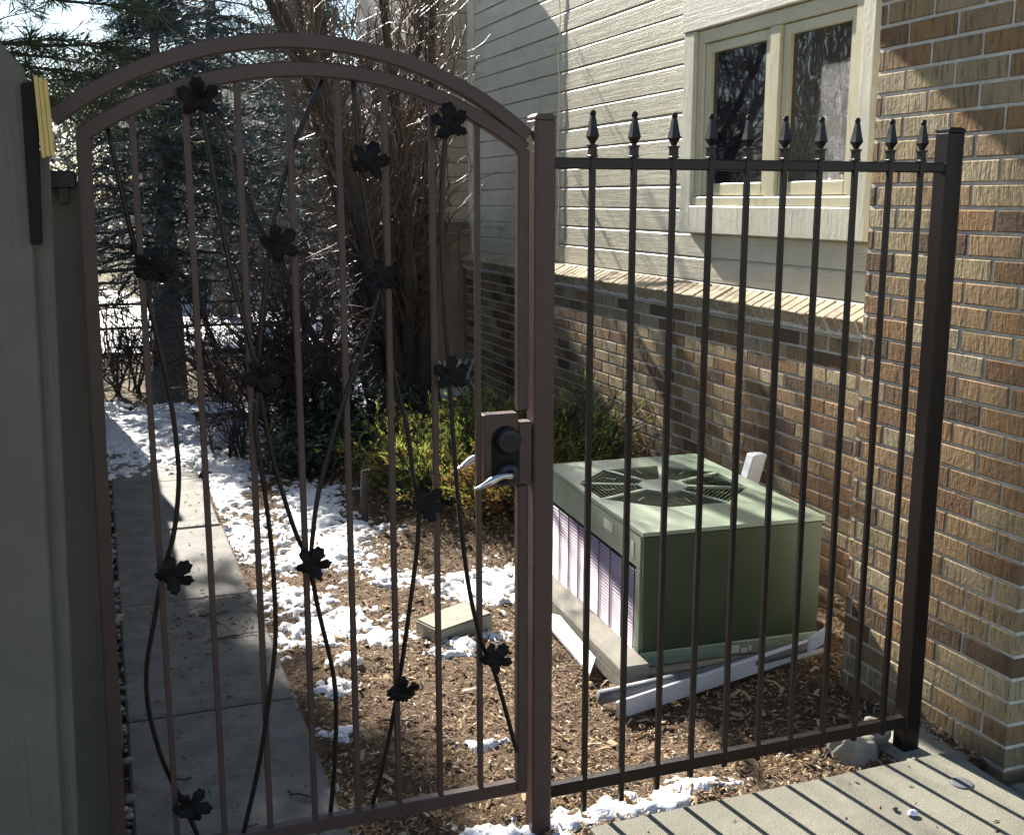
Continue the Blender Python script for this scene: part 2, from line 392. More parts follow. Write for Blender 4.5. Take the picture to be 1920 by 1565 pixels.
# recessed wall: mortar backing and bricks
mb = MB(); mb.box(XR+.0045,3.1,2.9,8.80,-.2,1.04)
rwall = mb.build('brick_wall',MT['mortar'],house)
lst = courses(2.965,8.80,-2*CH,17,1); lst.sort(key=lambda t:t[0])
vis = [t for t in lst if t[0] > 3.55]; n_left = max(0,298-nbrick)
for t in [t for t in lst if t[0] <= 3.55] + vis[n_left:]: rest.append((t[0],t[1],t[2],XR))
for a,b_,z,c in vis[:n_left]:
    put('brick',brick_mesh(round(b_-a-.0095,3),CH-.0095,.095,random.randrange(4)),(XR+.0475+random.uniform(-.0012,.001),(a+b_)/2,z),rwall,(0,random.gauss(0,.002),random.gauss(0,.0012)))
V=[];F3=[];F4=[];T=[];nb=0
for a,b_,z,X in rest:
    mb = MB(); D=.095; x=X+.0475+random.uniform(-.0012,.001)
    mb.cbox(x-D/2,x+D/2,a+.0047,b_-.0047,z-CH/2+.0047,z+CH/2-.0047,c=.0035)
    V += mb.v; F4 += [tuple(i+nb for i in f) for f in mb.f if len(f)==4]; F3 += [tuple(i+nb for i in f) for f in mb.f if len(f)==3]; T += [random.random()]*24; nb += 24
me = fast_mesh('brick_courses',np.array(V),[np.array(F4),np.array(F3)],MT['brick'],False,T)
import bmesh
bm = bmesh.new(); bm.from_mesh(me); bmesh.ops.recalc_face_normals(bm,faces=bm.faces); bm.to_mesh(me); bm.free()
o = bpy.data.objects.new('brick_courses',me); link(o,house); o.location = tuple(-v for v in house.location); tag(o,kind='stuff')
# sloping rowlock ledge
mb = MB()
prof = [(2.93,1.16),(2.828,1.108),(2.828,1.03),(2.93,1.03)]
mb.add([(x,2.96,z) for x,z in prof]+[(x,8.81,z) for x,z in prof],[(0,1,2,3),(7,6,5,4)]+[(k+4,(k+1)%4+4,(k+1)%4,k) for k in range(4)])
ledge = mb.build('brick_ledge',MT['mortar'],house)
lme = []
for k in range(5):
    rnd = random.Random(90+k); mb = MB(); mb.cbox(-.062,.062,-.0305,.0305,-.045,.045,c=.004,jit=.0015,rnd=rnd)
    me = bpy.data.meshes.new('ledge_brick'); me.from_pydata(mb.v,[],mb.f); bm = bmesh.new(); bm.from_mesh(me); bmesh.ops.recalc_face_normals(bm,faces=bm.faces); bm.to_mesh(me); bm.free(); me.materials.append(MT['sunlit_brick']); lme.append(me)
y = 3.0
while y < 8.79:
    put('ledge_brick',lme[random.randrange(5)],(2.874+random.uniform(-.003,.003),y,1.0905+random.uniform(-.002,.002)),ledge,(random.gauss(0,.01),R(-26),random.gauss(0,.015))); y += CH
# wood siding
WY0,WY1,WZ0,WZ1 = 3.84,5.16,1.43,2.39      # window rough opening
XS = 2.925
mb = MB(); mb.box(XS+.012,3.1,2.9,8.80,1.05,5.2); mb.build('wall_sheathing',MT['siding_paint'],house)
def plank(y0,y1,z0,h):
    t = .006; prof = [(XS+.014,z0),(XS,z0+.001),(XS,z0+h-.016),(XS+.010,z0+h-.003),(XS+.014,z0+h)]
    n = len(prof); mb = MB(); mb.add([(x,y0,z) for x,z in prof]+[(x,y1,z) for x,z in prof],[tuple(range(n)),tuple(range(2*n-1,n-1,-1))]+[(k+n,(k+1)%n+n,(k+1)%n,k) for k in range(n)])
    return mb.build('siding_plank',MT['siding_paint'],house)
z = 1.165; h = .1232
while z < 5.1:
    dz = random.uniform(-.002,.002)
    if z+h > WZ0+.02 and z < WZ1+.1: plank(2.96,WY0-.04,z+dz,h); plank(WY1+.04,8.80,z+dz,h)
    else:
        j = random.choice([4.1,5.9,7.6]); plank(2.96,j-.001,z+dz,h); plank(j+.001,8.80,z+dz,h)
    z += h
mb = MB(); mb.cbox(2.895,2.96,8.76,8.86,.0,5.2,c=.004); mb.build('corner_board',MT['trim_paint'],house)
for k in range(34):
    mb = MB(); z_ = -.05+k*.1215; prof=[(9.314,z_),(9.300,z_+.001),(9.300,z_+.107),(9.308,z_+.1185),(9.314,z_+.1205)]
    mb.add([(2.60,y_,q) for y_,q in prof]+[(3.2,y_,q) for y_,q in prof],[tuple(range(5)),tuple(range(9,4,-1))]+[(q+5,(q+1)%5+5,(q+1)%5,q) for q in range(5)]); mb.build('wing_plank',MT['wing_paint'],house)
mb = MB(); mb.box(2.585,3.3,9.313,11.5,-.1,4.12); mb.build('wing_wall',MT['wing_paint'],house)
# unseen block added to shade the upper pier, and the front wall beside the pier
mb = MB(); mb.box(1.92,3.1,2.2,5.0,3.34,5.3); mb.build('added_shade_block',MT['siding_paint'],house)
mb = MB(); mb.box(3.1,6.,2.27,8.8,-.1,5.4); mb.build('house_core',MT['siding_paint'],house)
mb = MB(); mb.box(2.476,4.6,2.235,2.2805,-.1,5.2); mb.build('entry_wall',MT['trim_paint'],house)
mb = MB(); mb.cbox(2.393,2.43,2.19,2.30,-.02,3.0,c=.004); mb.cbox(2.43,2.475,2.205,2.30,-.02,3.0,c=.004); mb.build('entry_trim',MT['trim_paint'],house)
# window
win = empty('window',(2.9,4.5,1.43)); link_parent = win; win.parent = house; win.location = (2.9-house.location[0],4.5-house.location[1],1.43)
def P(name,mat,*b,c=.004):
    mb = MB(); mb.cbox(*b,c=c); return mb.build(name,MT[mat],win)
P('side_casing','trim_paint',2.872,2.94,5.13,5.235,1.41,2.40); P('side_casing','trim_paint',2.872,2.94,3.72,3.80,1.41,2.40)
P('head_casing','head_paint',2.866,2.94,3.70,5.245,2.402,2.60)
P('sill_board','trim_paint',2.868,2.94,3.803,5.127,1.41,1.545); P('sill_nose','sash_paint',2.880,2.96,3.803,5.127,1.547,1.59)
P('frame_jamb','sash_paint',2.895,2.97,5.07,5.128,1.592,2.40); P('frame_jamb','sash_paint',2.885,2.97,3.80,3.86,1.592,2.40)
P('frame_head','sash_paint',2.892,2.97,3.862,5.068,2.335,2.399)
P('mullion','sash_paint',2.890,2.97,4.395,4.475,1.592,2.334)
for (a,b_,gm) in ((4.477,5.068,'glass'),(3.862,4.393,'film_glass')):
    s = empty('sash',(2.93,(a+b_)/2,1.6)); s.parent = win; hw = world_loc(win); s.location = (2.93-hw[0],(a+b_)/2-hw[1],1.6-hw[2])
    def Q(name,mat,*b,c=.003):
        mb = MB(); mb.cbox(*b,c=c); return mb.build(name,MT[mat],s)
    Q('stile','sash_paint',2.906,2.95,a+.002,a+.05,1.597,2.332); Q('stile','sash_paint',2.906,2.95,b_-.05,b_-.002,1.597,2.332)
    Q('rail','sash_paint',2.906,2.95,a+.052,b_-.052,1.597,1.655); Q('rail','sash_paint',2.906,2.95,a+.052,b_-.052,2.285,2.332)
    Q('pane',gm,2.928,2.934,a+.048,b_-.048,1.653,2.287,c=.001)
# thin cable stapled to the siding
mb = MB(); pts=[]
for k in range(30):
    z = 1.17+k*.12; pts.append((2.913+.003*math.sin(k*2.1),6.98+.012*math.sin(k*1.3)+.004*k/30,z))
mb.tube(pts,.0045,5); tag(mb.build('cable',MT['trim_paint'],smooth=True),'thin pale cable running straight up the house siding','cable')

# ------------------------------------------------------------------ metal fence panel
FY = 2.42
fence = empty('metal_fence',(1.55,FY,0),'dark brown metal fence panel with spear-topped pickets between two posts','fence')
def sqpost(name,x,y,w,z0,z1,mat,parent,capped=True):
    mb = MB(); mb.cbox(x-w/2,x+w/2,y-w/2,y+w/2,z0,z1-.012,c=.004); o = mb.build(name,MT[mat],parent)
    if capped:
        mb = MB(); h=w/2-.0004; vs=[];
        for (s_,zz) in ((h,z1-.0125),(h,z1-.006),(h-.008,z1)): vs += [(x-s_,y-s_,zz),(x+s_,y-s_,zz),(x+s_,y+s_,zz),(x-s_,y+s_,zz)]
        mb.add(vs,[(3,2,1,0),(8,9,10,11)]+[(l*4+k,l*4+(k+1)%4,(l+1)*4+(k+1)%4,(l+1)*4+k) for l in range(2) for k in range(4)])
        mb.build('cap',MT[mat],o)
    return o
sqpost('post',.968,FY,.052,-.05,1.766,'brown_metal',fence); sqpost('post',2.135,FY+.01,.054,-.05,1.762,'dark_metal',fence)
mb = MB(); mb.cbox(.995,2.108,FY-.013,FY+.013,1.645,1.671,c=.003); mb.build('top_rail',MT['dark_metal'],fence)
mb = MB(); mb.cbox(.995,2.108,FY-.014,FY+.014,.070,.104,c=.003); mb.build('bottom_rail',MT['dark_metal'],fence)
fx = [1.092,1.199,1.304,1.405,1.508,1.613,1.718,1.825,1.932,2.031]
mbp = MB(); mbp.cbox(-.0085,.0085,-.0085,.0085,0,1.66,c=.0015)
pk0=None
for i,x in enumerate(fx):
    zb = [.015,.022,.034,.05,.062,.062,.062,.062,.062,.062][i]
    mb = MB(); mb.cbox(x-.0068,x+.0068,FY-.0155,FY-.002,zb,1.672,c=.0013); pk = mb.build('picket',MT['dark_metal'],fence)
    if pk0 is None:
        mb = MB(); n=4; a0=0
        prof=[(.0135,.0),(.0135,.004),(.0115,.005),(.0115,.024),(.0145,.025),(.0145,.0285),(.006,.030),(.008,.035),(.0162,.047),(.0125,.062),(.0075,.088),(.0062,.093),(.0062,.0935)]
        mb.lathe([(r*1.02,h) for r,h in prof],(0,0,0),4); mb.lathe([(.001,.091),(.006,.0935),(.0078,.099),(.006,.1045),(.001,.107)],(0,0,0),10)
        fin = mb.build('finial',MT['dark_metal'],pk,origin=(0,0,0)); fme = fin.data; bpy.data.objects.remove(fin); pk0 = 1
    f_ = bpy.data.objects.new('finial',fme); f_.location=(x,FY-.008,1.672); link(f_,pk)

# ------------------------------------------------------------------ gate
gate = empty('metal_gate',(.45,FY,0),'brown arched metal garden gate with vine and leaf ironwork and a lever lock','gate')
def arch(x0,z0,x1,z1,xp,zp,w,d,name,mat,parent,y=FY):
    n=33; A=np.array([[xp*xp,xp,1],[x0*x0,x0,1],[x1*x1,x1,1]])
    # circle through the three points
    ax,az,bx_,bz,cx,cz = x0,z0,xp,zp,x1,z1
    Dn = 2*(ax*(bz-cz)+bx_*(cz-az)+cx*(az-bz))
    ux = ((ax*ax+az*az)*(bz-cz)+(bx_*bx_+bz*bz)*(cz-az)+(cx*cx+cz*cz)*(az-bz))/Dn
    uz = ((ax*ax+az*az)*(cx-bx_)+(bx_*bx_+bz*bz)*(ax-cx)+(cx*cx+cz*cz)*(bx_-ax))/Dn
    r = math.hypot(ax-ux,az-uz); t0=math.atan2(az-uz,ax-ux); t1=math.atan2(cz-uz,cx-ux); vs=[];fs=[]; c=.003
    for k in range(n):
        t=t0+(t1-t0)*k/(n-1)
        for (rr,yy) in ((0,-d/2+c),(-c,-d/2),(-w+c,-d/2),(-w,-d/2+c),(-w,d/2-c),(-w+c,d/2),(-c,d/2),(0,d/2-c)):
            vs.append((ux+(r+rr)*math.cos(t),y+yy,uz+(r+rr)*math.sin(t)))
    for k in range(n-1):
        for q in range(8): fs.append((k*8+q,k*8+(q+1)%8,(k+1)*8+(q+1)%8,(k+1)*8+q))
    fs += [tuple(range(7,-1,-1)),tuple((n-1)*8+q for q in range(8))]
    mb=MB(); mb.add(vs,fs); o = mb.build(name,MT[mat],parent)
    return lambda x: uz+math.sqrt(max(r*r-(x-ux)**2,0))
top = arch(-.026,1.712,.934,1.700,.43,1.858,.031,.027,'arched_top_rail','brown_metal',gate)
# left stile leans a touch with its hinge post
def lean_box(x0,x1,xb0,xb1,y0,y1,z0,z1,name,mat,parent,c=.003):
    mb=MB(); mb.cbox(0,1,y0,y1,z0,z1,c=1e-6); vs=[]
    for (x,y,z) in mb.v:
        t=(z-z0)/(z1-z0); a=xb0+(x0-xb0)*t; b_=xb1+(x1-xb1)*t; vs.append((a+(b_-a)*x,y,z))
    mb.v=vs; m2=MB(); m2.add([(xb0,y0,z0),(xb1,y0,z0),(xb1,y1,z0),(xb0,y1,z0),(x0,y0,z1),(x1,y0,z1),(x1,y1,z1),(x0,y1,z1)],[(3,2,1,0),(4,5,6,7),(0,1,5,4),(1,2,6,5),(2,3,7,6),(3,0,4,7)])
    return m2.build(name,MT[mat],parent,bevel=c)
lean_box(-.024,.004,-.058,-.0275,FY-.0128,FY+.0128,.10,1.708,'stile','brown_metal',gate)
mb=MB(); mb.cbox(.9065,.934,FY-.0128,FY+.0128,1.087,1.688,c=.003); mb.build('stile',MT['brown_metal'],gate)
mb=MB(); mb.cbox(.9065,.934,FY-.0128,FY+.0128,.10,.905,c=.003); mb.build('stile',MT['brown_metal'],gate)
mb=MB(); mb.cbox(-.028,.905,FY-.0135,FY+.0135,.10,.134,c=.003); mb.build('bottom_rail',MT['brown_metal'],gate)
gx0 = [.083,.188,.292,.397,.501,.602,.707,.8115]
for x in gx0:
    mb=MB(); mb.cbox(x-.0066,x+.0066,FY-.0066,FY+.0066,.133,top(x)-.030,c=.0013); mb.build('picket',MT['brown_metal'],gate)
# lock box
mb=MB(); mb.cbox(.8205,.9065,FY-.019,FY+.019,.907,1.083,c=.003); mb.cbox(.9068,.9405,FY-.0185,FY+.0185,.909,1.060,c=.002); lb=mb.build('lock_box',MT['brown_metal'],gate)
cap=[(.8725+.034*math.cos(R(a)),1.021+.034*math.sin(R(a))) for a in range(0,181,15)]+[(.8725+.034*math.cos(R(a)),.940+.0285*math.sin(R(a))) for a in range(180,361,15)]
mb=MB(); mb.poly_extrude(cap,FY-.0245,FY-.0192); mb.build('back_plate',MT['black_metal'],lb,bevel=.0012)
db = MB().lathe([(.031,0),(.031,-.010),(.0265,-.019),(.018,-.0195),(.0175,-.022),(.004,-.0222)],(.876,FY-.0246,1.021),28,'y').build('deadbolt',MT['lock_metal'],lb,smooth=False)
MB().lathe([(.012,0),(.0118,-.0012),(.002,-.0013)],(.876,FY-.0469,1.021),20,'y').build('keyway',MT['dark_metal'],db)
rose = MB().lathe([(.029,0),(.029,-.006),(.024,-.014),(.013,-.018),(.012,-.045),(.004,-.0455)],(.876,FY-.0246,.940),28,'y').build('rosette',MT['lock_metal'],lb)
def lever(y0,sgn,z0):
    mb=MB(); pts=[];rad=[]
    for k in range(13):
        t=k/12; pts.append((.872-.098*t, y0+sgn*(.038+.012*math.sin(t*3)), z0+.006*math.sin(t*5.)-.018*t*t)); rad.append(.0085*(1-.55*t)+.0035*math.exp(-((t-.55)/.2)**2))
    mb.tube(pts,rad,10); return mb.build('lever',MT['bright_lever'],lb,smooth=True)
lever(FY-.030,-1,.944); lever(FY+.025,1,.958)
MB().lathe([(.029,0),(.029,.006),(.024,.014),(.012,.018),(.012,.045),(.004,.046)],(.876,FY+.0196,.950),20,'y').build('rosette',MT['lock_metal'],lb)
# vines
VN = [
 [(.035,1.722),(.067,1.516),(.098,1.341),(.124,1.171),(.133,1.043),(.131,.961),(.114,.855),(.087,.773),(.064,.672),(.044,.582),(.038,.508),(.044,.431),(.066,.324),(.101,.225),(.128,.137)],
 [(.213,1.785),(.236,1.624),(.26,1.437),(.296,1.265),(.31,1.195),(.298,1.101),(.309,.968),(.319,.845),(.323,.719),(.32,.592),(.295,.427),(.264,.273),(.229,.137)],
 [(.471,1.824),(.403,1.68),(.354,1.514),(.331,1.367),(.316,1.264),(.31,1.195),(.323,1.088),(.342,.978),(.378,.839),(.405,.766),(.425,.642),(.452,.494),(.457,.386),(.447,.238),(.436,.137)],
 [(.533,1.822),(.541,1.671),(.555,1.546),(.579,1.401),(.568,1.336),(.541,1.254),(.489,1.124),(.443,.981),(.422,.896),(.405,.773)],
 [(.579,1.401),(.594,1.312),(.619,1.165),(.642,1.065),(.653,.963),(.665,.873),(.663,.795),(.652,.705),(.633,.574),(.614,.455),(.588,.322),(.559,.202),(.538,.137)],
 [(.743,1.778),(.729,1.627),(.724,1.487),(.73,1.307),(.739,1.177),(.748,1.019),(.759,.864),(.771,.744),(.787,.634),(.813,.521),(.838,.462),(.865,.374),(.905,.216)]]
def smooth_pts(P2,m=6):
    P2=np.array(P2,dtype=float); out=[]
    Q=np.vstack([2*P2[0]-P2[1],P2,2*P2[-1]-P2[-2]])
    for i in range(1,len(Q)-2):
        for k in range(m):
            t=k/m; p0,p1,p2,p3=Q[i-1],Q[i],Q[i+1],Q[i+2]
            out.append(.5*((2*p1)+(-p0+p2)*t+(2*p0-5*p1+4*p2-p3)*t*t+(-p0+3*p1-3*p2+p3)*t**3))
    out.append(P2[-1]); return np.array(out)
for i,v in enumerate(VN):
    s_=smooth_pts(v); yo = (-.0105 if i%2 else .0105)
    mb=MB(); mb.tube([(p[0],FY+yo+.002*math.sin(p[1]*9+i),p[1]) for p in s_],.0055,8); mb.build('vine',MT['dark_metal'],gate,smooth=True)
# leaves: five curled toothed lobes
def leaf(cx,cz,size,rot,tilt,seed):
    rnd=random.Random(seed); n=90; vs=[];fs=[]
    lob=[(90,1.0),(34,.92),(146,.92),(-26,.74),(206,.74)]
    def rad(a):
        r=.50
        for la,ll in lob:
            d=abs((a-la+180)%360-180); r=max(r,ll*(1-.26*(d/24.)**1.6)) if d<25 else r
        if abs((a-270+180)%360-180)<22: r=.34
        return r*(1+.05*math.sin(math.radians(a*23)))
    rings=[0.,.35,.7,1.]
    pts=[]
    for ri,q in enumerate(rings[1:]):
        for k in range(n):
            a=360*k/n; r=rad(a)*q; x=r*math.cos(R(a)); z=r*math.sin(R(a))
            y=-.10*math.sin(q*3.0) + .16*q*q*math.sin(R(a*3+seed*40)) - .12*q*q
            pts.append((x,y,z))
    ct=math.cos(rot); sn=math.sin(rot); cti=math.cos(tilt); sti=math.sin(tilt)
    def tr(p,off):
        x,y,z=p[0]*size,p[1]*size+off,p[2]*size
        x,z=x*ct-z*sn,x*sn+z*ct; y,z=y*cti-z*sti,y*sti+z*cti
        return (cx+x,FY-.024+y,cz+z)
    allp=[(0,0.04,0)]+pts; m=len(allp)
    vs=[tr(p,0) for p in allp]+[tr(p,.0022) for p in allp]
    for side,o_ in ((0,0),(1,m)):
        for k in range(n):
            f=(o_,o_+1+k,o_+1+(k+1)%n); fs.append(f if side==0 else f[::-1])
            for r_ in range(2):
                f=(o_+1+r_*n+k,o_+1+(r_+1)*n+k,o_+1+(r_+1)*n+(k+1)%n,o_+1+r_*n+(k+1)%n); fs.append(f if side==0 else f[::-1])
    e=1+2*n
    for k in range(n): fs.append((e+k,m+e+k,m+e+(k+1)%n,e+(k+1)%n))
    mb=MB(); mb.add(vs,fs); o=mb.build('leaf',MT['black_metal'],gate,smooth=True)
LV=[(.213,1.770,.046,.1,.25),(.743,1.731,.047,.15,-.1),(.558,1.649,.046,-.35,-.1),(.356,1.48,.045,-.9,.1),(.104,1.435,.046,-.3,.3),(.579,1.401,.042,.1,-.1),(.31,1.195,.046,-.7,.1),(.739,1.177,.046,.0,-.1),(.674,.878,.046,-.7,-.15),(.104,.777,.046,-.9,.0),(.405,.766,.044,-.5,-.1),(.838,.476,.045,-.8,-.1),(.608,.429,.045,.05,.35),(.113,.229,.046,-.6,.0)]
for i,(x,z,s_,r_,t_) in enumerate(LV): leaf(x,z,s_*1.12,r_,t_,i+1)
# fixed outer arch
arch(-.075,1.742,.942,1.728,.43,1.914,.031,.027,'gate_arch','brown_metal',None)
ga=bpy.data.objects['gate_arch']; tag(ga,'fixed brown metal arch bar spanning above the gate','arch bar')

# ------------------------------------------------------------------ left: grey wooden fence, post, dark plate, yellow strips
wf = empty('wooden_fence',(-.4,2.2,0),'weathered grey board fence end with clipped corner at the left edge','fence')
# clipped-corner front boards (lean follows the post)
def front_board(x0t,x1t,x0b,x1b,y0,y1,ztop,clip,name,mat,parent):
    poly=[(x0b,-.05),(x1b,-.05),(x1t,ztop-clip),(x1t-clip*.8,ztop),(x0t,ztop)]; mb=MB(); mb.poly_extrude(poly,y0,y1); return mb.build(name,MT[mat],parent,bevel=.003)
front_board(-.36,-.098,-.40,-.152,2.200,2.222,1.862,.062,'board',"grey_wood",wf)
front_board(-.60,-.364,-.64,-.404,2.200,2.222,1.862,.03,'board',"grey_wood",wf)
front_board(-.118,-.070,-.175,-.126,2.2228,2.26,1.66,.002,'edge_strip',"grey_wood",wf)
lean_box(-.112,-.026,-.140,-.054,2.475,2.565,-.05,1.615,'hinge_post','grey_wood',wf,.004)
lean_box(-.60,-.12,-.62,-.14,2.262,2.30,.35,.44,'back_rail','grey_wood',wf,.003); lean_box(-.60,-.12,-.60,-.12,2.262,2.30,1.35,1.44,'back_rail','grey_wood',wf,.003)
mb=MB(); mb.cbox(-.092,-.03,2.43,2.474,1.597,1.632,c=.003); mb.cbox(-.062,-.044,2.43,2.445,1.567,1.60,c=.002); mb.build('hinge',MT['dark_metal'],wf)
mb=MB(); mb.cbox(-.085,-.03,2.40,2.474,.10,.128,c=.003); mb.build('hinge',MT['dark_metal'],wf)
lean_box(-.106,-.079,-.111,-.091,2.186,2.1985,1.496,1.776,'black_plate','black_metal',None,.002); tag(bpy.data.objects['black_plate'],'flat black metal strip fixed upright on the grey fence edge','metal strip')
ys_ = empty('wooden_shims',(-.07,2.2,1.65),'bundle of three yellow wood strips behind the black strip at fence top','wood strips')
for k in range(3): lean_box(-.0835+.0075*k,-.0765+.0075*k,-.0805+.0075*k,-.0735+.0075*k,2.172-.002*k,2.1845,1.648+.002*k,1.787-.003*k,'strip','yellow_wood',ys_,.001)
# board fence running along the path
pf = empty('path_fence',(-.1,5.5,0),'brown board fence running along the left side of the path','fence')
y=2.62
while y<9.2:
    w=.135; mb=MB(); zt=1.53+random.uniform(-.008,.008); mb.cbox(-.112,-.092,y,y+w,-.03,zt,c=.003); mb.build('board',MT['fence_wood'],pf); y+=w+.006
for zz in (.35,1.2):
    mb=MB(); mb.cbox(-.155,-.1125,2.62,9.2,zz,zz+.09,c=.004); mb.build('rail',MT['fence_wood'],pf)
for y in (3.22,5.6,8.0):
    mb=MB(); mb.cbox(-.0915,-.024,y,y+.09,-.05,1.545,c=.005); mb.build('post',MT['fence_wood'],pf)

# ------------------------------------------------------------------ air conditioner
ac = empty('air_conditioner',(2.08,3.78,-.04),'green metal air conditioner condenser with louvred side by the brick wall','air conditioner'); 
AW,AD,AH=.707,1.048,.497
ca,sa=math.cos(R(-3.4)),math.sin(R(-3.4))
def acb(mb,name,mat,parent=ac,smooth=False,bevel=0.):
    mb.v=[(2.08+x*ca-y*sa,3.78+x*sa+y*ca,-.04+z) for x,y,z in mb.v]; return mb.build(name,MT[mat],parent,smooth,bevel=bevel)
hw,hd=AW/2,AD/2
mb=MB(); mb.cbox(-hw+.004,hw-.004,-hd+.001,-hd+.02,.055,AH-.02,c=.003); acb(mb,'front_panel','green_dark')  # dark copy of the unit's green, with the front's shade put in
mb=MB(); mb.cbox(-hw+.003,hw-.003,-hd-.001,-hd+.022,0,.054,c=.003); acb(mb,'base_pan','green_sheet')
mb=MB(); mb.cbox(hw-.02,hw,-hd+.021,hd-.021,0,AH-.02,c=.003); acb(mb,'side_panel','green_dark')
mb=MB(); mb.cbox(-hw+.004,hw-.004,hd-.02,hd,0,AH-.02,c=.003); acb(mb,'back_panel','green_dark')
mb=MB(); mb.cbox(-hw,-hw+.012,-hd+.0225,hd-.021,AH-.145,AH-.0205,c=.003); band=acb(mb,'side_band','green_sheet')
for y in (-hd+.0005,hd-.05):
    mb=MB(); mb.cbox(-hw-.001,-hw+.03,y+.022,y+.06,0,AH-.146,c=.003); acb(mb,'corner_post','green_sheet')
mb=MB(); mb.box(-hw+.05,-hw+.06,-hd+.03,hd-.03,.02,AH-.03); acb(mb,'coil','void_black')
# louvre blades and guard wires on the left side
V=[];F=[];n=0
zz=.014
while zz<AH-.155:
    xo,xi,ya,yb=-hw+.002,-hw+.0095,-hd+.062,hd-.05
    V+=[(xi,ya,zz+.0030),(xo,ya,zz),(xo,yb,zz),(xi,yb,zz+.0030),(xi,ya,zz+.0017),(xo,ya,zz-.0013),(xo,yb,zz-.0013),(xi,yb,zz+.0017)]
    F+=[[n,n+1,n+2,n+3],[n+7,n+6,n+5,n+4],[n+1,n+5,n+6,n+2],[n,n+4,n+5,n+1],[n+3,n+2,n+6,n+7],[n,n+3,n+7,n+4]]; n+=8; zz+=.0132
mb=MB(); mb.v=[tuple(v) for v in V]; mb.f=[tuple(f) for f in F]; tag(acb(mb,'louvre_blades','fin_glare'),kind='stuff')
for y in np.linspace(-hd+.075,hd-.06,9):
    mb=MB(); mb.cbox(-hw-.0005,-hw+.003,y-.0012,y+.0012,.005,AH-.148,c=.0003); acb(mb,'guard_wire','green_dark')
# top with eight wedge openings
mb=MB(); Z=AH-.019; n=0; cx,cy=-.02,.055
Ro,Ri,tk=.315,.103,.004
oct_o=[(cx+Ro*math.cos(R(22.5+45*k))*1.06,cy+Ro*math.sin(R(22.5+45*k))*1.06) for k in range(8)]
oct_i=[(cx+Ri*math.cos(R(22.5+45*k)),cy+Ri*math.sin(R(22.5+45*k))) for k in range(8)]
sq=[(hw+.004,cy+.12),(cx+.12,hd+.004),(cx-.12,hd+.004),(-hw-.004,cy+.12),(-hw-.004,cy-.12),(cx-.12,-hd-.004),(cx+.12,-hd-.004),(hw+.004,cy-.12)]
def sheet(mb,polys,z,t):
    for pl_ in polys:
        k=len(pl_); mb.add([(x,y,z) for x,y in pl_]+[(x,y,z-t) for x,y in pl_],[tuple(range(k)),tuple(range(2*k-1,k-1,-1))]+[(q+k,(q+1)%k+k,(q+1)%k,q) for q in range(k)])
e=.004; corners=[(hw+e,hd+e),(-hw-e,hd+e),(-hw-e,-hd-e),(hw+e,-hd-e)]
polys=[]
for k in range(8):
    a,b_=oct_o[k],oct_o[(k+1)%8]; sa_,sb_=sq[k],sq[(k+1)%8]
    if k%2==0: polys.append([a,sa_,corners[k//2],sb_,b_])
    else: polys.append([a,sa_,sb_,b_])
top_mb=MB(); sheet(top_mb,polys,Z+.016,.014); tp=acb(top_mb,'top_panel','green_sheet')
mb=MB(); sheet(mb,[oct_i],Z+.0165,.012); acb(mb,'hub_plate','green_sheet')
for k in range(8):
    d=np.array(oct_o[k])-np.array([cx,cy]); L=np.linalg.norm(d); d/=L; p=np.array([-d[1],d[0]])*.009; c0=np.array([cx,cy])
    mb=MB(); sheet(mb,[[tuple(c0+d*Ri*.97-p),tuple(c0+d*L*1.01-p),tuple(c0+d*L*1.01+p),tuple(c0+d*Ri*.97+p)]],Z+.0172,.010); acb(mb,'spoke','green_sheet')
for k in range(8):
    a,b_=np.array(oct_o[k]),np.array(oct_o[(k+1)%8]); c_,d_=np.array(oct_i[k]),np.array(oct_i[(k+1)%8]); mb=MB()
    for j in range(1,12):
        t=j/12; u=c_+(a-c_)*t; w=d_+(b_-d_)*t; q=(a-c_)/np.linalg.norm(a-c_)*.0022
        nrm=((u+w)/2-np.array([cx,cy])); nrm/=np.linalg.norm(nrm); q=nrm*.0016
        sheet(mb,[[tuple(u-q),tuple(u+q),tuple(w+q),tuple(w-q)]],Z+.012,.007)
    mm=((a+b_)/2-np.array([cx,cy])); mm/=np.linalg.norm(mm); pp=np.array([-mm[1],mm[0]])*.004; m0=np.array([cx,cy])+mm*.20; m1=np.array([cx,cy])+mm*.262
    sheet(mb,[[tuple(m0-pp),tuple(m1-pp),tuple(m1+pp),tuple(m0+pp)]],Z+.0148,.003)
    tag(acb(mb,'fan_grille','green_dark'),kind='stuff')
mb=MB(); mb.box(-hw+.06,hw-.025,-hd+.025,hd-.025,.02,AH-.26); acb(mb,'fan_well','void_black')
mb=MB()
for k in range(4):
    a=R(20+90*k); c0=np.array([cx,cy]); d=np.array([math.cos(a),math.sin(a)]); p=np.array([-d[1],d[0]])
    q=[c0+d*.05-p*.03,c0+d*.25-p*.07,c0+d*.25+p*.07,c0+d*.05+p*.03]
    mb.add([(*q[0],AH-.19),(*q[1],AH-.205),(*q[2],AH-.165),(*q[3],AH-.175),(*q[0],AH-.192),(*q[1],AH-.207),(*q[2],AH-.167),(*q[3],AH-.177)],[(0,1,2,3),(7,6,5,4),(0,4,5,1),(1,5,6,2),(2,6,7,3),(3,7,4,0)])
acb(mb,'fan_blades','void_black')
def sticker(name,y0,y1,z0,z1,mat='label_white'):
    mb=MB(); mb.box(-hw-.0022,-hw-.0004,y0,y1,z0,z1); acb(mb,name,mat,band)
sticker('label',-.25,-.16,AH-.085,AH-.05); sticker('label',-.40,-.375,AH-.10,AH-.05); sticker('label',-.445,-.42,AH-.12,AH-.06)
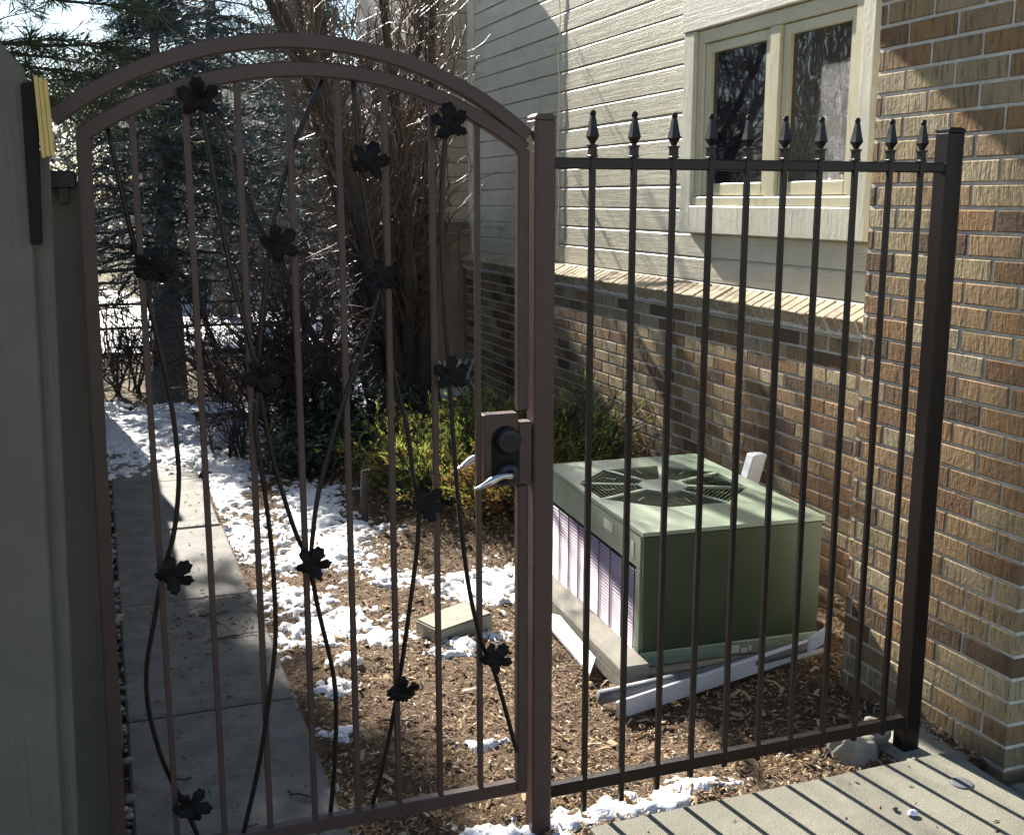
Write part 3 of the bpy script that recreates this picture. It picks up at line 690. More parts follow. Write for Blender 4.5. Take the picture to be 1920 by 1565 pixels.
mb=MB(); mb.box(-.02,.03,-hd-.004,-hd-.0012,.012,.04); mb.box(.04,.062,-hd-.0042,-hd-.0012,.008,.026); mb.box(.068,.08,-hd-.004,-hd-.0012,.014,.032); acb(mb,'label','label_white')
# objects round the unit
mb=MB(); mb.cbox(-.055,.055,-.58,.58,-.06,.042,c=.008,jit=.002); mb.v=[(1.632+x+.045*(y+.5),3.757+y,-.024+z) for x,y,z in mb.v]
tag(mb.build('landscape_timber',MT['timber_wood']),'weathered grey timber beam along the louvred side of the air conditioner','timber')
mb=MB(); mb.cbox(1.705,2.47,3.24,4.37,-.15,-.043,c=.01); tag(mb.build('concrete_pad',MT['stone']),'concrete pad under the air conditioner','pad')
mb=MB(); mb.add([(1.521,3.322,-.052),(1.566,3.374,-.020),(1.590,3.758,-.006),(1.552,3.924,-.034),(1.521,3.322,-.064),(1.566,3.374,-.032),(1.590,3.758,-.018),(1.552,3.924,-.046)],[(0,1,2,3),(7,6,5,4),(0,4,5,1),(1,5,6,2),(2,6,7,3),(3,7,4,0)]); tag(mb.build('pale_plank',MT['white_vinyl']),'short pale plank tilted against the outer side of the timber','plank')
def bar_between(p0,p1,w,h,name,mat,label,cat):
    p0=np.array(p0);p1=np.array(p1); d=p1-p0; L=np.linalg.norm(d); d/=L; s_=np.array([-d[1],d[0],0]); s_/=np.linalg.norm(s_); u=np.cross(d,s_); mb=MB(); mb.cbox(0,L,-w/2,w/2,-h/2,h/2,c=.004)
    mb.v=[tuple(p0+d*x+s_*y+u*z) for x,y,z in mb.v]; return tag(mb.build(name,MT[mat]),label,cat)
bar_between((1.479,3.015,-.045),(2.356,3.145,.011),.018,.062,'vinyl_strip','white_vinyl','long white vinyl strip lying on the mulch in front of the air conditioner','strip')
mb=MB(); mb.tube([(1.453,3.098,-.032),(1.765,3.098,-.016),(2.076,3.114,.002),(2.367,3.15,.018)],[.024]*4,10); tag(mb.build('drain_pipe',MT['grey_pipe'],smooth=True),'dark grey drain pipe lying behind the white vinyl strip','pipe')
mb=MB(); mb.cbox(-.045,.045,-.006,.006,-.035,.035,c=.003); a=R(-38); mb.v=[(2.28+x*math.cos(.35)-y*.3,3.067+y+x*.1,.065+z*math.cos(a)+x*.35) for x,y,z in mb.v]; tag(mb.build('scrap_panel',MT['white_vinyl']),'small white scrap panel leaning at the foot of the air conditioner','scrap')
mb=MB(); mb.cbox(-.035,.035,-.03,.03,-.07,.07,c=.006); mb.v=[(2.60+x+.28*z,4.02+y,.43+z) for x,y,z in mb.v]; tag(mb.build('conduit_box',MT['white_vinyl']),'pale utility box standing behind the air conditioner against the bricks','utility box')
mb=MB(); mb.tube([(2.63,4.04,-.02),(2.63,4.04,.2),(2.60,4.02,.40)],.022,10); tag(mb.build('conduit',MT['grey_pipe'],smooth=True),'grey conduit rising behind the air conditioner to the pale box','conduit')
# flat stone block in the mulch
mb=MB(); P4=[(1.022,3.80),(1.075,3.655),(1.315,3.76),(1.262,3.925)]
vs=[(x,y,-.03) for x,y in P4]+[(x,y,.042) for x,y in P4]; mb.add(vs,[(3,2,1,0),(4,5,6,7)]+[(k,(k+1)%4,(k+1)%4+4,k+4) for k in range(4)])
tag(mb.build('paving_block',MT['stone'],bevel=.006),'flat tan stone block half sunk in the mulch beside shaded snow','stone block')
# rocks behind patio edge
def rock(name,c,s_,seed,mat,label,cat,n=20):
    me=bpy.data.meshes.new(name); bm=bmesh.new(); bmesh.ops.create_icosphere(bm,subdivisions=4,radius=1.); r_=np.random.default_rng(seed)
    pts=np.array([v.co[:] for v in bm.verts]); d=np.ones(len(pts))
    for k in range(n):
        q=r_.normal(size=3); q/=np.linalg.norm(q); h=r_.uniform(.55,.84); t=pts@q; d=np.where(t>h,np.minimum(d,h/np.maximum(t,1e-6)),d)
    for v,k,p in zip(bm.verts,d,pts):
        nn=.04*math.sin(p[0]*7+seed)+.03*math.sin(p[1]*11+p[2]*5); v.co=(p[0]*s_[0]*(k+nn),p[1]*s_[1]*(k+nn),p[2]*s_[2]*(k+nn))
    bm.to_mesh(me); bm.free(); me.polygons.foreach_set('use_smooth',[True]*len(me.polygons)); me.materials.append(MT[mat]); o=bpy.data.objects.new(name,me); o.location=c; link(o); return tag(o,label,cat)
rock('rock',(1.985,2.465,-.005),(.10,.085,.075),3,'stone','rough olive rock behind the patio edge, left of the flat slab','rock')
rock('rock',(2.075,2.49,.02),(.055,.05,.055),5,'stone','small round rock sitting between the rough rock and flat slab','rock')
mb=MB(); mb.cbox(2.08,2.275,2.302,2.60,-.08,-.004,c=.012,jit=.004); tag(mb.build('stepping_stone',MT['stone']),'flat greenish slab under the right fence post next to the wall','stone slab')
rock('pebble',(1.842,2.054,.053),(.018,.013,.012),11,'snow','small white and tan pebble lying on the sunny patio','pebble')
rock('pebble',(1.818,2.088,.050),(.010,.008,.007),12,'pebble','tiny rusty pebble touching the white one on the patio','pebble')
mb=MB(); mb.lathe([(.030,0),(.029,.003),(.024,.004),(.003,.0045)],(2.073,2.136,.0451),20); tag(mb.build('survey_disc',MT['grey_pipe']),'round dark metal disc set in the patio near the wall corner','disc')
# metal stake in the bed
mb=MB(); mb.tube([(1.182,5.33,-.05),(1.18,5.34,.10),(1.184,5.33,.24)],[.016,.018,.017],8); mb.tube([(1.17,5.33,.24),(1.215,5.33,.245)],.008,6); tag(mb.build('garden_stake',MT['bark']),'dark rusty stake with short crossbar sticking up from snowy mulch','stake')

# ------------------------------------------------------------------ mulch chips, snow, gravel, twigs
def chips(n,x0,x1,y0,y1,lmin,lmax,power=1.):
    u=rng.random(n); y=y0+(y1-y0)*u**power; x=x0+(x1-x0)*rng.random(n); return x,y,rng.uniform(lmin,lmax,n)
X=[];Y_=[];L_=[]
for args in ((30000,.5,2.84,2.30,5.2,.006,.026,1.5),(9000,.5,2.84,4.5,8.5,.010,.035,1.),(1600,.5,1.1,1.4,2.37,.006,.026,1.),(700,.5,2.3,2.37,4.2,.03,.06,1.)):
    a,b_,c=chips(*args); X.append(a);Y_.append(b_);L_.append(c)
X=np.concatenate(X);Y_=np.concatenate(Y_);L_=np.concatenate(L_); n=len(X); W_=L_*rng.uniform(.16,.5,n); H_=rng.uniform(.15,.4,n)*W_
ang=rng.uniform(0,math.tau,n); pit=rng.normal(0,.28,n); zb=np.where(Y_>2.29,bed_z(X,Y_),-.03)+rng.uniform(.0,.014,n)
d=np.stack([np.cos(ang)*np.cos(pit),np.sin(ang)*np.cos(pit),np.sin(pit)],-1); s_=np.stack([-np.sin(ang),np.cos(ang),rng.normal(0,.3,n)],-1); C=np.stack([X,Y_,zb],-1)
up=np.array([0,0,1.])
bend=rng.uniform(-.25,.25,(n,1))
v0=C-d*L_[:,None]/2; v1=C+d*L_[:,None]*.35+s_*W_[:,None]*.5; v2=C+d*L_[:,None]/2; v3=C-d*L_[:,None]*.3-s_*W_[:,None]*.5; v4=C+up*H_[:,None]+s_*W_[:,None]*bend
V=np.stack([v0,v1,v2,v3,v4],1).reshape(-1,3); b5=np.arange(n)*5
F=np.concatenate([np.stack([b5+3,b5+2,b5+4],-1),np.stack([b5+2,b5+1,b5+4],-1),np.stack([b5+1,b5,b5+4],-1),np.stack([b5,b5+3,b5+4],-1)])
T=np.repeat(np.clip(rng.beta(1.5,1.25,n),0,1),5)
o=obj_np('mulch_chips',V,F,MT['chips'],None,False,T); tag(o,'brown and straw coloured wood chip mulch covering the bed','mulch',kind='stuff')

SN=[(.59,6.05,.15,.5),(.85,5.35,.30,.36),(.82,4.9,.26,.34),(.68,4.35,.17,.22),(.74,3.98,.20,.17),(.60,5.24,.15,.33),(.86,3.8,.10,.08),(1.43,4.32,.17,.24),(1.56,4.38,.12,.22),(1.10,4.45,.12,.14),(1.13,3.60,.11,.09),(1.30,3.70,.08,.06),(1.05,2.42,.075,.06),(1.19,2.45,.11,.05),(1.43,2.46,.12,.055),(1.3,2.405,.13,.028),(.86,2.43,.12,.05),(.58,6.8,.24,.62),(.80,7.6,.32,.62),(1.98,8.2,.22,.5),(.60,3.13,.06,.05),(.97,2.89,.06,.03),(.62,3.45,.07,.07),(1.0,5.9,.2,.3),(.72,3.62,.06,.05)]
def snow_sheet(name,x0,x1,y0,y1,res,patches,zf,amp,label,seed,fr=30.):
    sx=np.arange(x0,x1,res); sy=np.arange(y0,y1,res); SX,SY=np.meshgrid(sx,sy,indexing='ij'); m=np.full(SX.shape,-1.)
    for (cx_,cy_,rx,ry) in patches: m=np.maximum(m,1-np.sqrt(((SX-cx_)/rx)**2+((SY-cy_)/ry)**2))
    h=m*.8-.22+1.3*(fbm(SX,SY,seed,4,4.)-.47)+2.2*(fbm(SX,SY,seed+1,4,fr)-.5)
    z=zf(SX,SY)+np.where(h>0,np.clip(h,0,.5)*amp,np.clip(h,-.5,0)*.05)+.004*(fbm(SX,SY,seed+2,3,40.)-.5)
    keep=(h>-.12); nx,ny=SX.shape; idx=np.arange(nx*ny).reshape(nx,ny)
    fk=keep[:-1,:-1]|keep[1:,:-1]|keep[1:,1:]|keep[:-1,1:]
    F=np.stack([idx[:-1,:-1],idx[1:,:-1],idx[1:,1:],idx[:-1,1:]],-1)[fk]; V=np.stack([SX,SY,z],-1).reshape(-1,3)
    used=np.unique(F); mp=np.zeros(nx*ny,dtype=int); mp[used]=np.arange(len(used))
    o=obj_np(name,V[used],mp[F],MT['snow'],None,True); return tag(o,label,'snow',kind='stuff')
snow_sheet('snow_patches',.5,2.6,2.34,8.6,.014,SN,lambda x,y:bed_z(x,y)+.006,.025,'patchy melting snow lying on the mulch bed',21,38.)
snow_sheet('path_snow',-.05,.6,6.6,9.2,.016,[(.2,7.6,.9,.85),(.55,7.2,.4,.6),(.1,8.2,.7,.7)],lambda x,y:0*x+.001,.05,'blue shaded snow covering the far end of the path',31)
snow_sheet('far_snow',-6,16,12.2,24,.12,[(2,14.8,9,2.2),(9,17,8,4),(3.2,12.9,1.2,.5)],lambda x,y:0*x+.02,.10,'bright snow field beyond the trees',41,3.)
snow_sheet('garden_snow',-.1,3.2,8.4,11.5,.03,[(2.15,9.0,.6,.6),(.7,8.6,.4,.5)],lambda x,y:0*x-.01,.08,'snow bank among the bare shrubs behind the junipers',51,9.)
# gravel strip along path
def blob_scatter(name,pts,rad,mat,label,cat,seed,kind='stuff'):
    bm=bmesh.new(); bmesh.ops.create_icosphere(bm,subdivisions=2,radius=1.); bv=np.array([v.co[:] for v in bm.verts]); bf=np.array([[v.index for v in f.verts] for f in bm.faces]); bm.free()
    r_=np.random.default_rng(seed); Vs=[];Fs=[];T=[]; n=0
    for p,r in zip(pts,rad):
        q=bv*np.array([r*r_.uniform(.8,1.3),r*r_.uniform(.8,1.3),r*r_.uniform(.55,.85)])*(1+.12*np.sin(bv[:,[0]]*4+r_.uniform(0,6))+.1*np.sin(bv[:,[1]]*5+r_.uniform(0,6)))
        Vs.append(q+np.array(p)); Fs.append(bf+n); T+= [r_.random()]*len(bv); n+=len(bv)
    o=obj_np(name,np.concatenate(Vs),np.concatenate(Fs),MT[mat],None,True,T); return tag(o,label,cat,kind=kind)
pts=[];rad=[]
for k in range(420):
    y=2.3+rng.random()**1.5*5; pts.append((rng.uniform(-.095,-.012),y,-.02+rng.uniform(0,.02))); rad.append(rng.uniform(.006,.019))
blob_scatter('gravel',pts,rad,'pebble','river pebbles along the gap between path and fence','gravel',5)
# leaf and twig litter on path, patio edge
def litter(n,seed,regions,label,name,lmin=.006,lmax=.03):
    r_=np.random.default_rng(seed); P_=[];
    for (x0,x1,y0,y1,w,z) in regions:
        k=int(n*w); P_.append(np.stack([r_.uniform(x0,x1,k),r_.uniform(y0,y1,k),np.full(k,z)],-1))
    C=np.concatenate(P_); n=len(C); L=r_.uniform(lmin,lmax,n)[:,None]; a=r_.uniform(0,math.tau,n); d=np.stack([np.cos(a),np.sin(a),r_.normal(0,.15,n)],-1); s_=np.stack([-np.sin(a),np.cos(a),r_.normal(0,.3,n)],-1); w=L*r_.uniform(.08,.35,n)[:,None]
    v=np.stack([C-d*L/2,C+s_*w/2,C+d*L/2,C-s_*w/2,C+np.array([0,0,1])*L*.12],1).reshape(-1,3); b5=np.arange(n)*5
    F=np.concatenate([np.stack([b5+i,b5+(i+1)%4,b5+4],-1) for i in range(4)]); T=np.repeat(r_.uniform(0,.55,n),5)
    o=obj_np(name,v,F,MT['chips'],None,False,T); tag(o,label,'litter',kind='stuff')
litter(700,61,[(.0,.5,2.3,4.5,.45,.007),(.15,.5,3.9,4.4,.3,.007),(.3,.5,4.2,6.8,.15,.007),(1.08,2.15,1.4,2.27,.10,.047)],'scattered dead leaf bits and twigs on the concrete','leaf_litter')
for k,(x,y,L,a) in enumerate([(.20,2.62,.20,.35),(.12,2.95,.07,.0),(.42,2.75,.1,-.7),(.33,4.2,.12,.15),(.38,3.95,.16,.1)]):
    pts=[]; 
    for j in range(6):
        t=j/5-.5; pts.append((x+L*t*math.cos(a)+.006*math.sin(j*2+k),y+L*t*math.sin(a)+.006*math.cos(j*3),.010))
    mb=MB(); mb.tube(pts,[.003,.0035,.003,.0028,.0022,.0015],5); o=mb.build('fallen_twig',MT['bark'])
    tag(o,['crooked long dead twig lying on the near path slab','short straight dead twig near the fence side of the path','dark twig lying by the right edge of the near path slab','thin twig lying across the middle path slab by wet snow','longest twig on the middle path slab near its lower joint'][k],'twig','dead twigs on the path')

# ------------------------------------------------------------------ vegetation
def tubes_np(P,Rr,sides):
    """P (N,K,3), Rr (N,K)"""
    N_,K,_=P.shape; t=np.gradient(P,axis=1); t/=np.linalg.norm(t,axis=2,keepdims=True)+1e-9
    ref=np.where(np.abs(t[:,:,2:3])<.9,np.array([0,0,1.]),np.array([1.,0,0])); u=np.cross(t,ref); u/=np.linalg.norm(u,axis=2,keepdims=True)+1e-9; w=np.cross(t,u)
    an=np.arange(sides)*2*math.pi/sides
    V=P[:,:,None,:]+Rr[:,:,None,None]*(np.cos(an)[None,None,:,None]*u[:,:,None,:]+np.sin(an)[None,None,:,None]*w[:,:,None,:])
    idx=np.arange(N_*K*sides).reshape(N_,K,sides); r=np.roll(idx,-1,axis=2)
    F=np.stack([idx[:,:-1],r[:,:-1],r[:,1:],idx[:,1:]],-1).reshape(-1,4)
    return V.reshape(-1,3),F
def grow(starts,dirs,lens,K,r0,r1,wig,up,rg):
    """wandering shoots: returns P (N,K,3), radii"""
    N_=len(starts); P=np.zeros((N_,K,3)); P[:,0]=starts; d=dirs/np.linalg.norm(dirs,axis=1,keepdims=True)
    for k in range(1,K):
        d=d+rg.normal(0,wig,(N_,3))+np.array([0,0,up]); d/=np.linalg.norm(d,axis=1,keepdims=True); P[:,k]=P[:,k-1]+d*(lens/(K-1))[:,None]
    tt=np.linspace(0,1,K)[None,:]; Rr=np.asarray(r0).reshape(-1,1)*(1-tt)+np.asarray(r1).reshape(-1,1)*tt
    return P,Rr+np.zeros((N_,1))
def sample_on(P,n,rg,t0=.2,t1=.98):
    i=rg.integers(0,len(P),n); t=rg.uniform(t0,t1,n)*(P.shape[1]-1); k=np.minimum(t.astype(int),P.shape[1]-2); f=(t-k)[:,None]
    return P[i,k]*(1-f)+P[i,k+1]*f,(P[i,k+1]-P[i,k])/(np.linalg.norm(P[i,k+1]-P[i,k],axis=1,keepdims=True)+1e-9)
def join(parts):
    V=[];F=[];n=0
    for v,f in parts: V.append(v);F.append(f+n);n+=len(v)
    return np.concatenate(V),np.concatenate(F)
def clump_tree():
    rg=np.random.default_rng(77); t=empty('clump_tree',(2.15,8.0,0),'bare many-stemmed tree with wiry upright twigs beside the house wall','tree')
    base=np.array([2.12,8.0,-.05]); n=11
    st=base+np.stack([rg.normal(0,.09,n),rg.normal(0,.10,n),np.zeros(n)],-1); dr=np.stack([rg.normal(-.05,.17,n),rg.normal(0,.17,n),np.ones(n)],-1)
    P0,R0=grow(st,dr,rg.uniform(2.7,3.5,n),16,rg.uniform(.05,.085,n),rg.uniform(.012,.022,n),.045,.02,rg)
    # one stem that leans out to the left
    P1,R1=grow(np.array([[1.78,7.55,-.05],[1.72,7.7,-.05]]),np.array([[-.16,.3,1.],[-.42,.25,1.]]),np.array([3.0,2.7]),16,np.array([.045,.035]),np.array([.012,.01]),.07,.03,rg)
    q=smooth_pts([(1.92,7.85,-.05),(1.80,7.88,.7),(1.66,7.93,1.7),(1.53,7.98,2.7),(1.46,8.0,3.6),(1.44,8.0,4.6),(1.43,8.02,5.3)],4)[None]; PL=np.array(q)
    mb=join([tubes_np(P0,R0,9),tubes_np(P1,R1,8),tubes_np(PL,np.linspace(.075,.06,PL.shape[1])[None],9)]); obj_np('stems',mb[0],mb[1],MT['bark'],t,True)
    parts=[]; A=np.concatenate([P0]*6+[P1])
    s,d=sample_on(A,420,rg,.15,.85); d2=d*.7+rg.normal(0,.30,(420,3))+np.array([-.02,0,.35]); P2,R2=grow(s,d2,rg.uniform(.4,1.0,420),11,rg.uniform(.006,.012,420),rg.uniform(.002,.003,420),.15,.10,rg); parts.append(tubes_np(P2,R2,5))
    s,d=sample_on(P2,1500,rg,.1,1.); d2=d*.6+rg.normal(0,.40,(1500,3))+np.array([0,0,.25]); P3,R3=grow(s,d2,rg.uniform(.15,.6,1500),8,rg.uniform(.003,.0052,1500),rg.uniform(.0012,.002,1500),.24,.08,rg); parts.append(tubes_np(P3,R3,4))
    s,d=sample_on(P3,1700,rg,.2,1.); d2=d*.5+rg.normal(0,.5,(1700,3)); P4,R4=grow(s,d2,rg.uniform(.06,.22,1700),5,rg.uniform(.002,.0028,1700),rg.uniform(.001,.0014,1700),.3,.05,rg); parts.append(tubes_np(P4,R4,3))
    v,f=join(parts); obj_np('twigs',v,f,MT['twig'],t,True)
clump_tree()
def shrub(name,c,nst,hmin,hmax,spread,ntw,seed,label,cat='shrub',mat='shrub_twig',thick=1.):
    rg=np.random.default_rng(seed); t=empty(name,(c[0],c[1],0),label,cat)
    st=np.array([c[0],c[1],-.04])+np.stack([rg.normal(0,spread*.22,nst),rg.normal(0,spread*.22,nst),np.zeros(nst)],-1); off=(st-np.array([c[0],c[1],-.04]))
    dr=np.stack([rg.normal(0,.35,nst),rg.normal(0,.35,nst),np.ones(nst)],-1)+off*1.2
    P,Rr=grow(st,dr,rg.uniform(hmin,hmax,nst),12,rg.uniform(.007,.016,nst)*thick,rg.uniform(.002,.004,nst),.10,.03,rg); v,f=tubes_np(P,Rr,6); obj_np('stems',v,f,MT['bark'],t,True)
    s,d=sample_on(P,ntw,rg,.2,1.); P2,R2=grow(s,d*.6+rg.normal(0,.45,(ntw,3))+np.array([0,0,.1]),rg.uniform(.15,.5,ntw),7,rg.uniform(.0025,.005,ntw)*thick,rg.uniform(.001,.002,ntw),.2,.03,rg)
    s,d=sample_on(P2,ntw*2,rg,.2,1.); P3,R3=grow(s,d*.5+rg.normal(0,.55,(ntw*2,3)),rg.uniform(.06,.22,ntw*2),5,rg.uniform(.0018,.003,ntw*2)*thick,rg.uniform(.001,.0014,ntw*2),.25,.02,rg)
    v,f=join([tubes_np(P2,R2,4),tubes_np(P3,R3,3)]); obj_np('twigs',v,f,MT[mat],t,True)
shrub('bare_shrub',(1.25,7.45),26,.6,1.35,.5,700,101,'dense bare dark shrub growing left of the clump tree',thick=1.3)
shrub('bare_shrub',(1.0,9.6),18,.7,1.5,.6,330,102,'bare shrub behind the snow, right of the leaning trunk',thick=1.3)
shrub('bare_shrub',(2.9,11.2),20,1.0,2.3,.9,350,103,'tall bare shrub thicket behind the clump tree',thick=1.4)
shrub('bare_shrub',(1.9,11.8),14,.6,1.5,.9,170,104,'bare brown shrub in the middle distance before the brown wall',thick=1.4)
shrub('bare_shrub',(.1,9.9),16,.4,.95,.6,320,105,'low bare shrub left of the leaning trunk',thick=1.2)
shrub('bare_shrub',(.72,7.05),9,.2,.5,.3,90,106,'small spindly bare shrub in the blue shaded snow',thick=.8)
# foliage cards in numpy: N elongated two-triangle-pair blades
def blades(C,D,L,W,rg,bendup=0.):
    n=len(C); D=D/(np.linalg.norm(D,axis=1,keepdims=True)+1e-9); r=rg.normal(size=(n,3)); S=np.cross(D,r); S/=np.linalg.norm(S,axis=1,keepdims=True)+1e-9; Nn=np.cross(D,S)
    L=L[:,None]; W=W[:,None]; v=np.stack([C,C+D*L*.5+S*W/2,C+D*L+Nn*L*bendup,C+D*L*.5-S*W/2],1).reshape(-1,3); b4=np.arange(n)*4
    return v,np.stack([b4,b4+1,b4+2,b4+3],-1)
def conifer(name,base,lean,height,zc0,rmax,nbr,seed,mat,label,needle=(.05,.10),nw=.010,droop=-.28,trunk_r=.12,bark='bark',per=42,power=.8,sidetw=8):
    rg=np.random.default_rng(seed); t=empty(name,(base[0],base[1],0),label,'tree'); b0=np.array([base[0],base[1],-.1]); tip=b0+np.array([lean[0],lean[1],height])
    K=14; tt=np.linspace(0,1,K)[:,None]; cl=b0+(tip-b0)*tt; cl[:,0]=b0[0]+lean[0]*np.minimum(1,tt[:,0]*2.2); cl[:,1]=b0[1]+lean[1]*np.minimum(1,tt[:,0]*2.2)
    v,f=tubes_np(cl[None],(trunk_r*(1-.85*tt[:,0]))[None],12); obj_np('trunk',v,f,MT[bark],t,True)
    u=rg.random(nbr); hz=zc0+(height-.1-zc0)*u**.9; frac=(hz-zc0)/(height-zc0); rad=rmax*np.clip(1.02-frac,0.05,1)**power*rg.uniform(.65,1.1,nbr)
    k=(hz/height)*(K-1); ki=np.minimum(k.astype(int),K-2); fr=(k-ki)[:,None]; s=cl[ki]*(1-fr)+cl[ki+1]*fr; a=rg.uniform(0,math.tau,nbr)
    d=np.stack([np.cos(a),np.sin(a),rg.normal(.1,.12,nbr)],-1); P,Rr=grow(s,d,rad,9,.006+.012*rad,np.full(nbr,.003),.07,droop/8,rg)
    # side twigs
    m=nbr*sidetw; ss,dd=sample_on(P,m,rg,.15,1.); perp=np.cross(dd,np.array([0,0,1.])); sg=rg.choice([-1,1],m)[:,None]
    P2,R2=grow(ss,dd*.8+perp*sg*.8+rg.normal(0,.2,(m,3))+np.array([0,0,-.08]),rg.uniform(.12,.42,m)*(.5+.5*rmax),6,np.full(m,.004),np.full(m,.0015),.10,-.04,rg)
    v,f=join([tubes_np(P,Rr,5),tubes_np(P2,R2,3)]); obj_np('limbs',v,f,MT['bark'],t,True)
    n=m*per//2; c1,d1=sample_on(P2,n,rg,.0,1.); n2=nbr*per; c2,d2=sample_on(P,n2,rg,.25,1.); C=np.concatenate([c1,c2]); D=np.concatenate([d1,d2]); D=D*.75+rg.normal(0,.55,D.shape)
    L=rg.uniform(*needle,len(C)); v,f=blades(C,D,L,np.full(len(C),nw)*rg.uniform(.7,1.3,len(C)),rg)
    T=np.repeat(np.clip(rg.normal(.45,.22,len(C)),0,1),4); obj_np('crown',v,f,MT[mat],t,False,T)
conifer('spruce_tree',(.47,9.2),(.12,1.4),3.5,1.0,1.5,150,201,'spruce','dark blue spruce with a leaning bare lower trunk behind the path',(.05,.10),.008,-.32,.15,'pine_bark',64)
conifer('spruce_tree',(1.55,15.2),(0,0),6.2,.9,2.3,170,202,'spruce','tall dark blue spruce standing behind the leaning one',(.07,.14),.012,-.3,.16,per=56)
conifer('spruce_tree',(-1.9,14.2),(0,0),5.0,.8,2.3,170,203,'spruce','dark spruce farthest left, beyond the end of the path',(.07,.13),.012,-.3,.15,per=50)
conifer('spruce_tree',(3.1,17.5),(0,0),5.2,.6,2.0,140,204,'spruce_pale','pale silvery spruce showing between gate pickets, mid distance',(.07,.14),.02,-.25,.14,per=32)
conifer('spruce_tree',(5.4,19.5),(0,0),6.4,1.,2.0,120,206,'spruce','dark spruce far off behind the clump tree',(.08,.15),.022,-.25,.14,per=30)
# long-needled pine at upper left whose limbs reach over the fence
conifer('pine_tree',(-.95,5.4),(.0,.0),3.9,1.8,1.45,105,205,'pine','green long-needled pine reaching over the fence at upper left',(.05,.09),.0048,-.02,.13,'pine_bark',170,.4,9)
conifer('pine_tree',(-1.05,12.),(.0,.0),8.2,4.75,.62,130,207,'pine','tall unseen pine behind the fence, added to shade the path',(.08,.14),.012,-.02,.14,'pine_bark',80,.35,8)  # out-of-view pine, put in for its shade on the near path
# junipers
def juniper(name,c,rx,ry,h,nsp,seed,label,tb):
    rg=np.random.default_rng(seed); t=empty(name,(c[0],c[1],0),label,'shrub')
    a=rg.uniform(0,math.tau,nsp); q=np.sqrt(rg.random(nsp)); s=np.stack([c[0]+.45*rx*q*np.cos(a),c[1]+.45*ry*q*np.sin(a),np.full(nsp,-.02)],-1)
    d=np.stack([np.cos(a)*q*rx/h,np.sin(a)*q*ry/h,np.full(nsp,.9)],-1)+rg.normal(0,.15,(nsp,3)); P,Rr=grow(s,d,h*rg.uniform(.5,1.4,nsp),9,np.full(nsp,.007),np.full(nsp,.002),.10,-.01,rg)
    m=nsp*10; ss,dd=sample_on(P,m,rg,.25,1.); P2,R2=grow(ss,dd*.8+rg.normal(0,.4,(m,3)),rg.uniform(.06,.17,m),5,np.full(m,.0025),np.full(m,.001),.14,.02,rg)
    v,f=join([tubes_np(P,Rr,5),tubes_np(P2,R2,3)]); obj_np('stems',v,f,MT['bark'],t,True)
    n=m*14; C,D=sample_on(P2,n,rg,.05,1.); D=D*1.1+rg.normal(0,.36,D.shape)+np.array([0,0,.15]); v,f=blades(C,D,rg.uniform(.016,.042,n),rg.uniform(.0025,.0048,n),rg)
    pn=fbm(C[:,0]*1.,C[:,1]+C[:,2]*1.7,seed,3,5.); T=np.repeat(np.clip(tb+(pn-.5)*1.5+rg.normal(0,.13,n),0,1),4); obj_np('foliage',v,f,MT['juniper'],t,False,T)
juniper('juniper',(1.78,5.75),.50,.48,.36,190,301,'golden green juniper bush in the middle, behind the gate lock',.52)
juniper('juniper',(2.36,5.9),.5,.55,.46,190,302,'green juniper bush against the brick wall behind the air conditioner',.38)
juniper('juniper',(2.05,5.25),.42,.36,.26,100,303,'brownish low juniper in shade in front of the golden one',.86)
# dark broadleaf evergreen
def broadleaf(name,c,rx,ry,h,n,seed,label):
    rg=np.random.default_rng(seed); t=empty(name,(c[0],c[1],0),label,'shrub'); st=np.array([c[0],c[1],-.03])+rg.normal(0,.08,(24,3))*np.array([1,1,0]); P,Rr=grow(st,np.stack([rg.normal(0,.6,24)*rx/h,rg.normal(0,.6,24)*ry/h,np.ones(24)],-1),rg.uniform(.6,1.1,24)*h,8,np.full(24,.008),np.full(24,.003),.12,0,rg); v,f=tubes_np(P,Rr,5); obj_np('stems',v,f,MT['bark'],t,True)
    a=rg.uniform(0,math.tau,n); q=rg.random(n)**.4; ph=rg.uniform(0,1,n); C=np.stack([c[0]+rx*q*np.cos(a)*np.sqrt(1-ph**2*.8),c[1]+ry*q*np.sin(a)*np.sqrt(1-ph**2*.8),.02+h*ph*q*(.8+.4*fbm(np.cos(a)*2+5,np.sin(a)*2+5,seed,2,1.5))],-1)
    v,f=blades(C,rg.normal(0,1,(n,3))+np.array([0,0,.3]),rg.uniform(.035,.065,n),rg.uniform(.018,.03,n),rg,.1); T=np.repeat(rg.random(n),4); obj_np('foliage',v,f,MT['broadleaf'],t,False,T)
broadleaf('evergreen_shrub',(1.5,7.0),.55,.4,.45,2600,401,'dark glossy broadleaf evergreen between bare shrub and juniper')
broadleaf('evergreen_shrub',(1.15,6.45),.4,.3,.30,1200,402,'low dark evergreen mound at the edge of the snowy mulch')
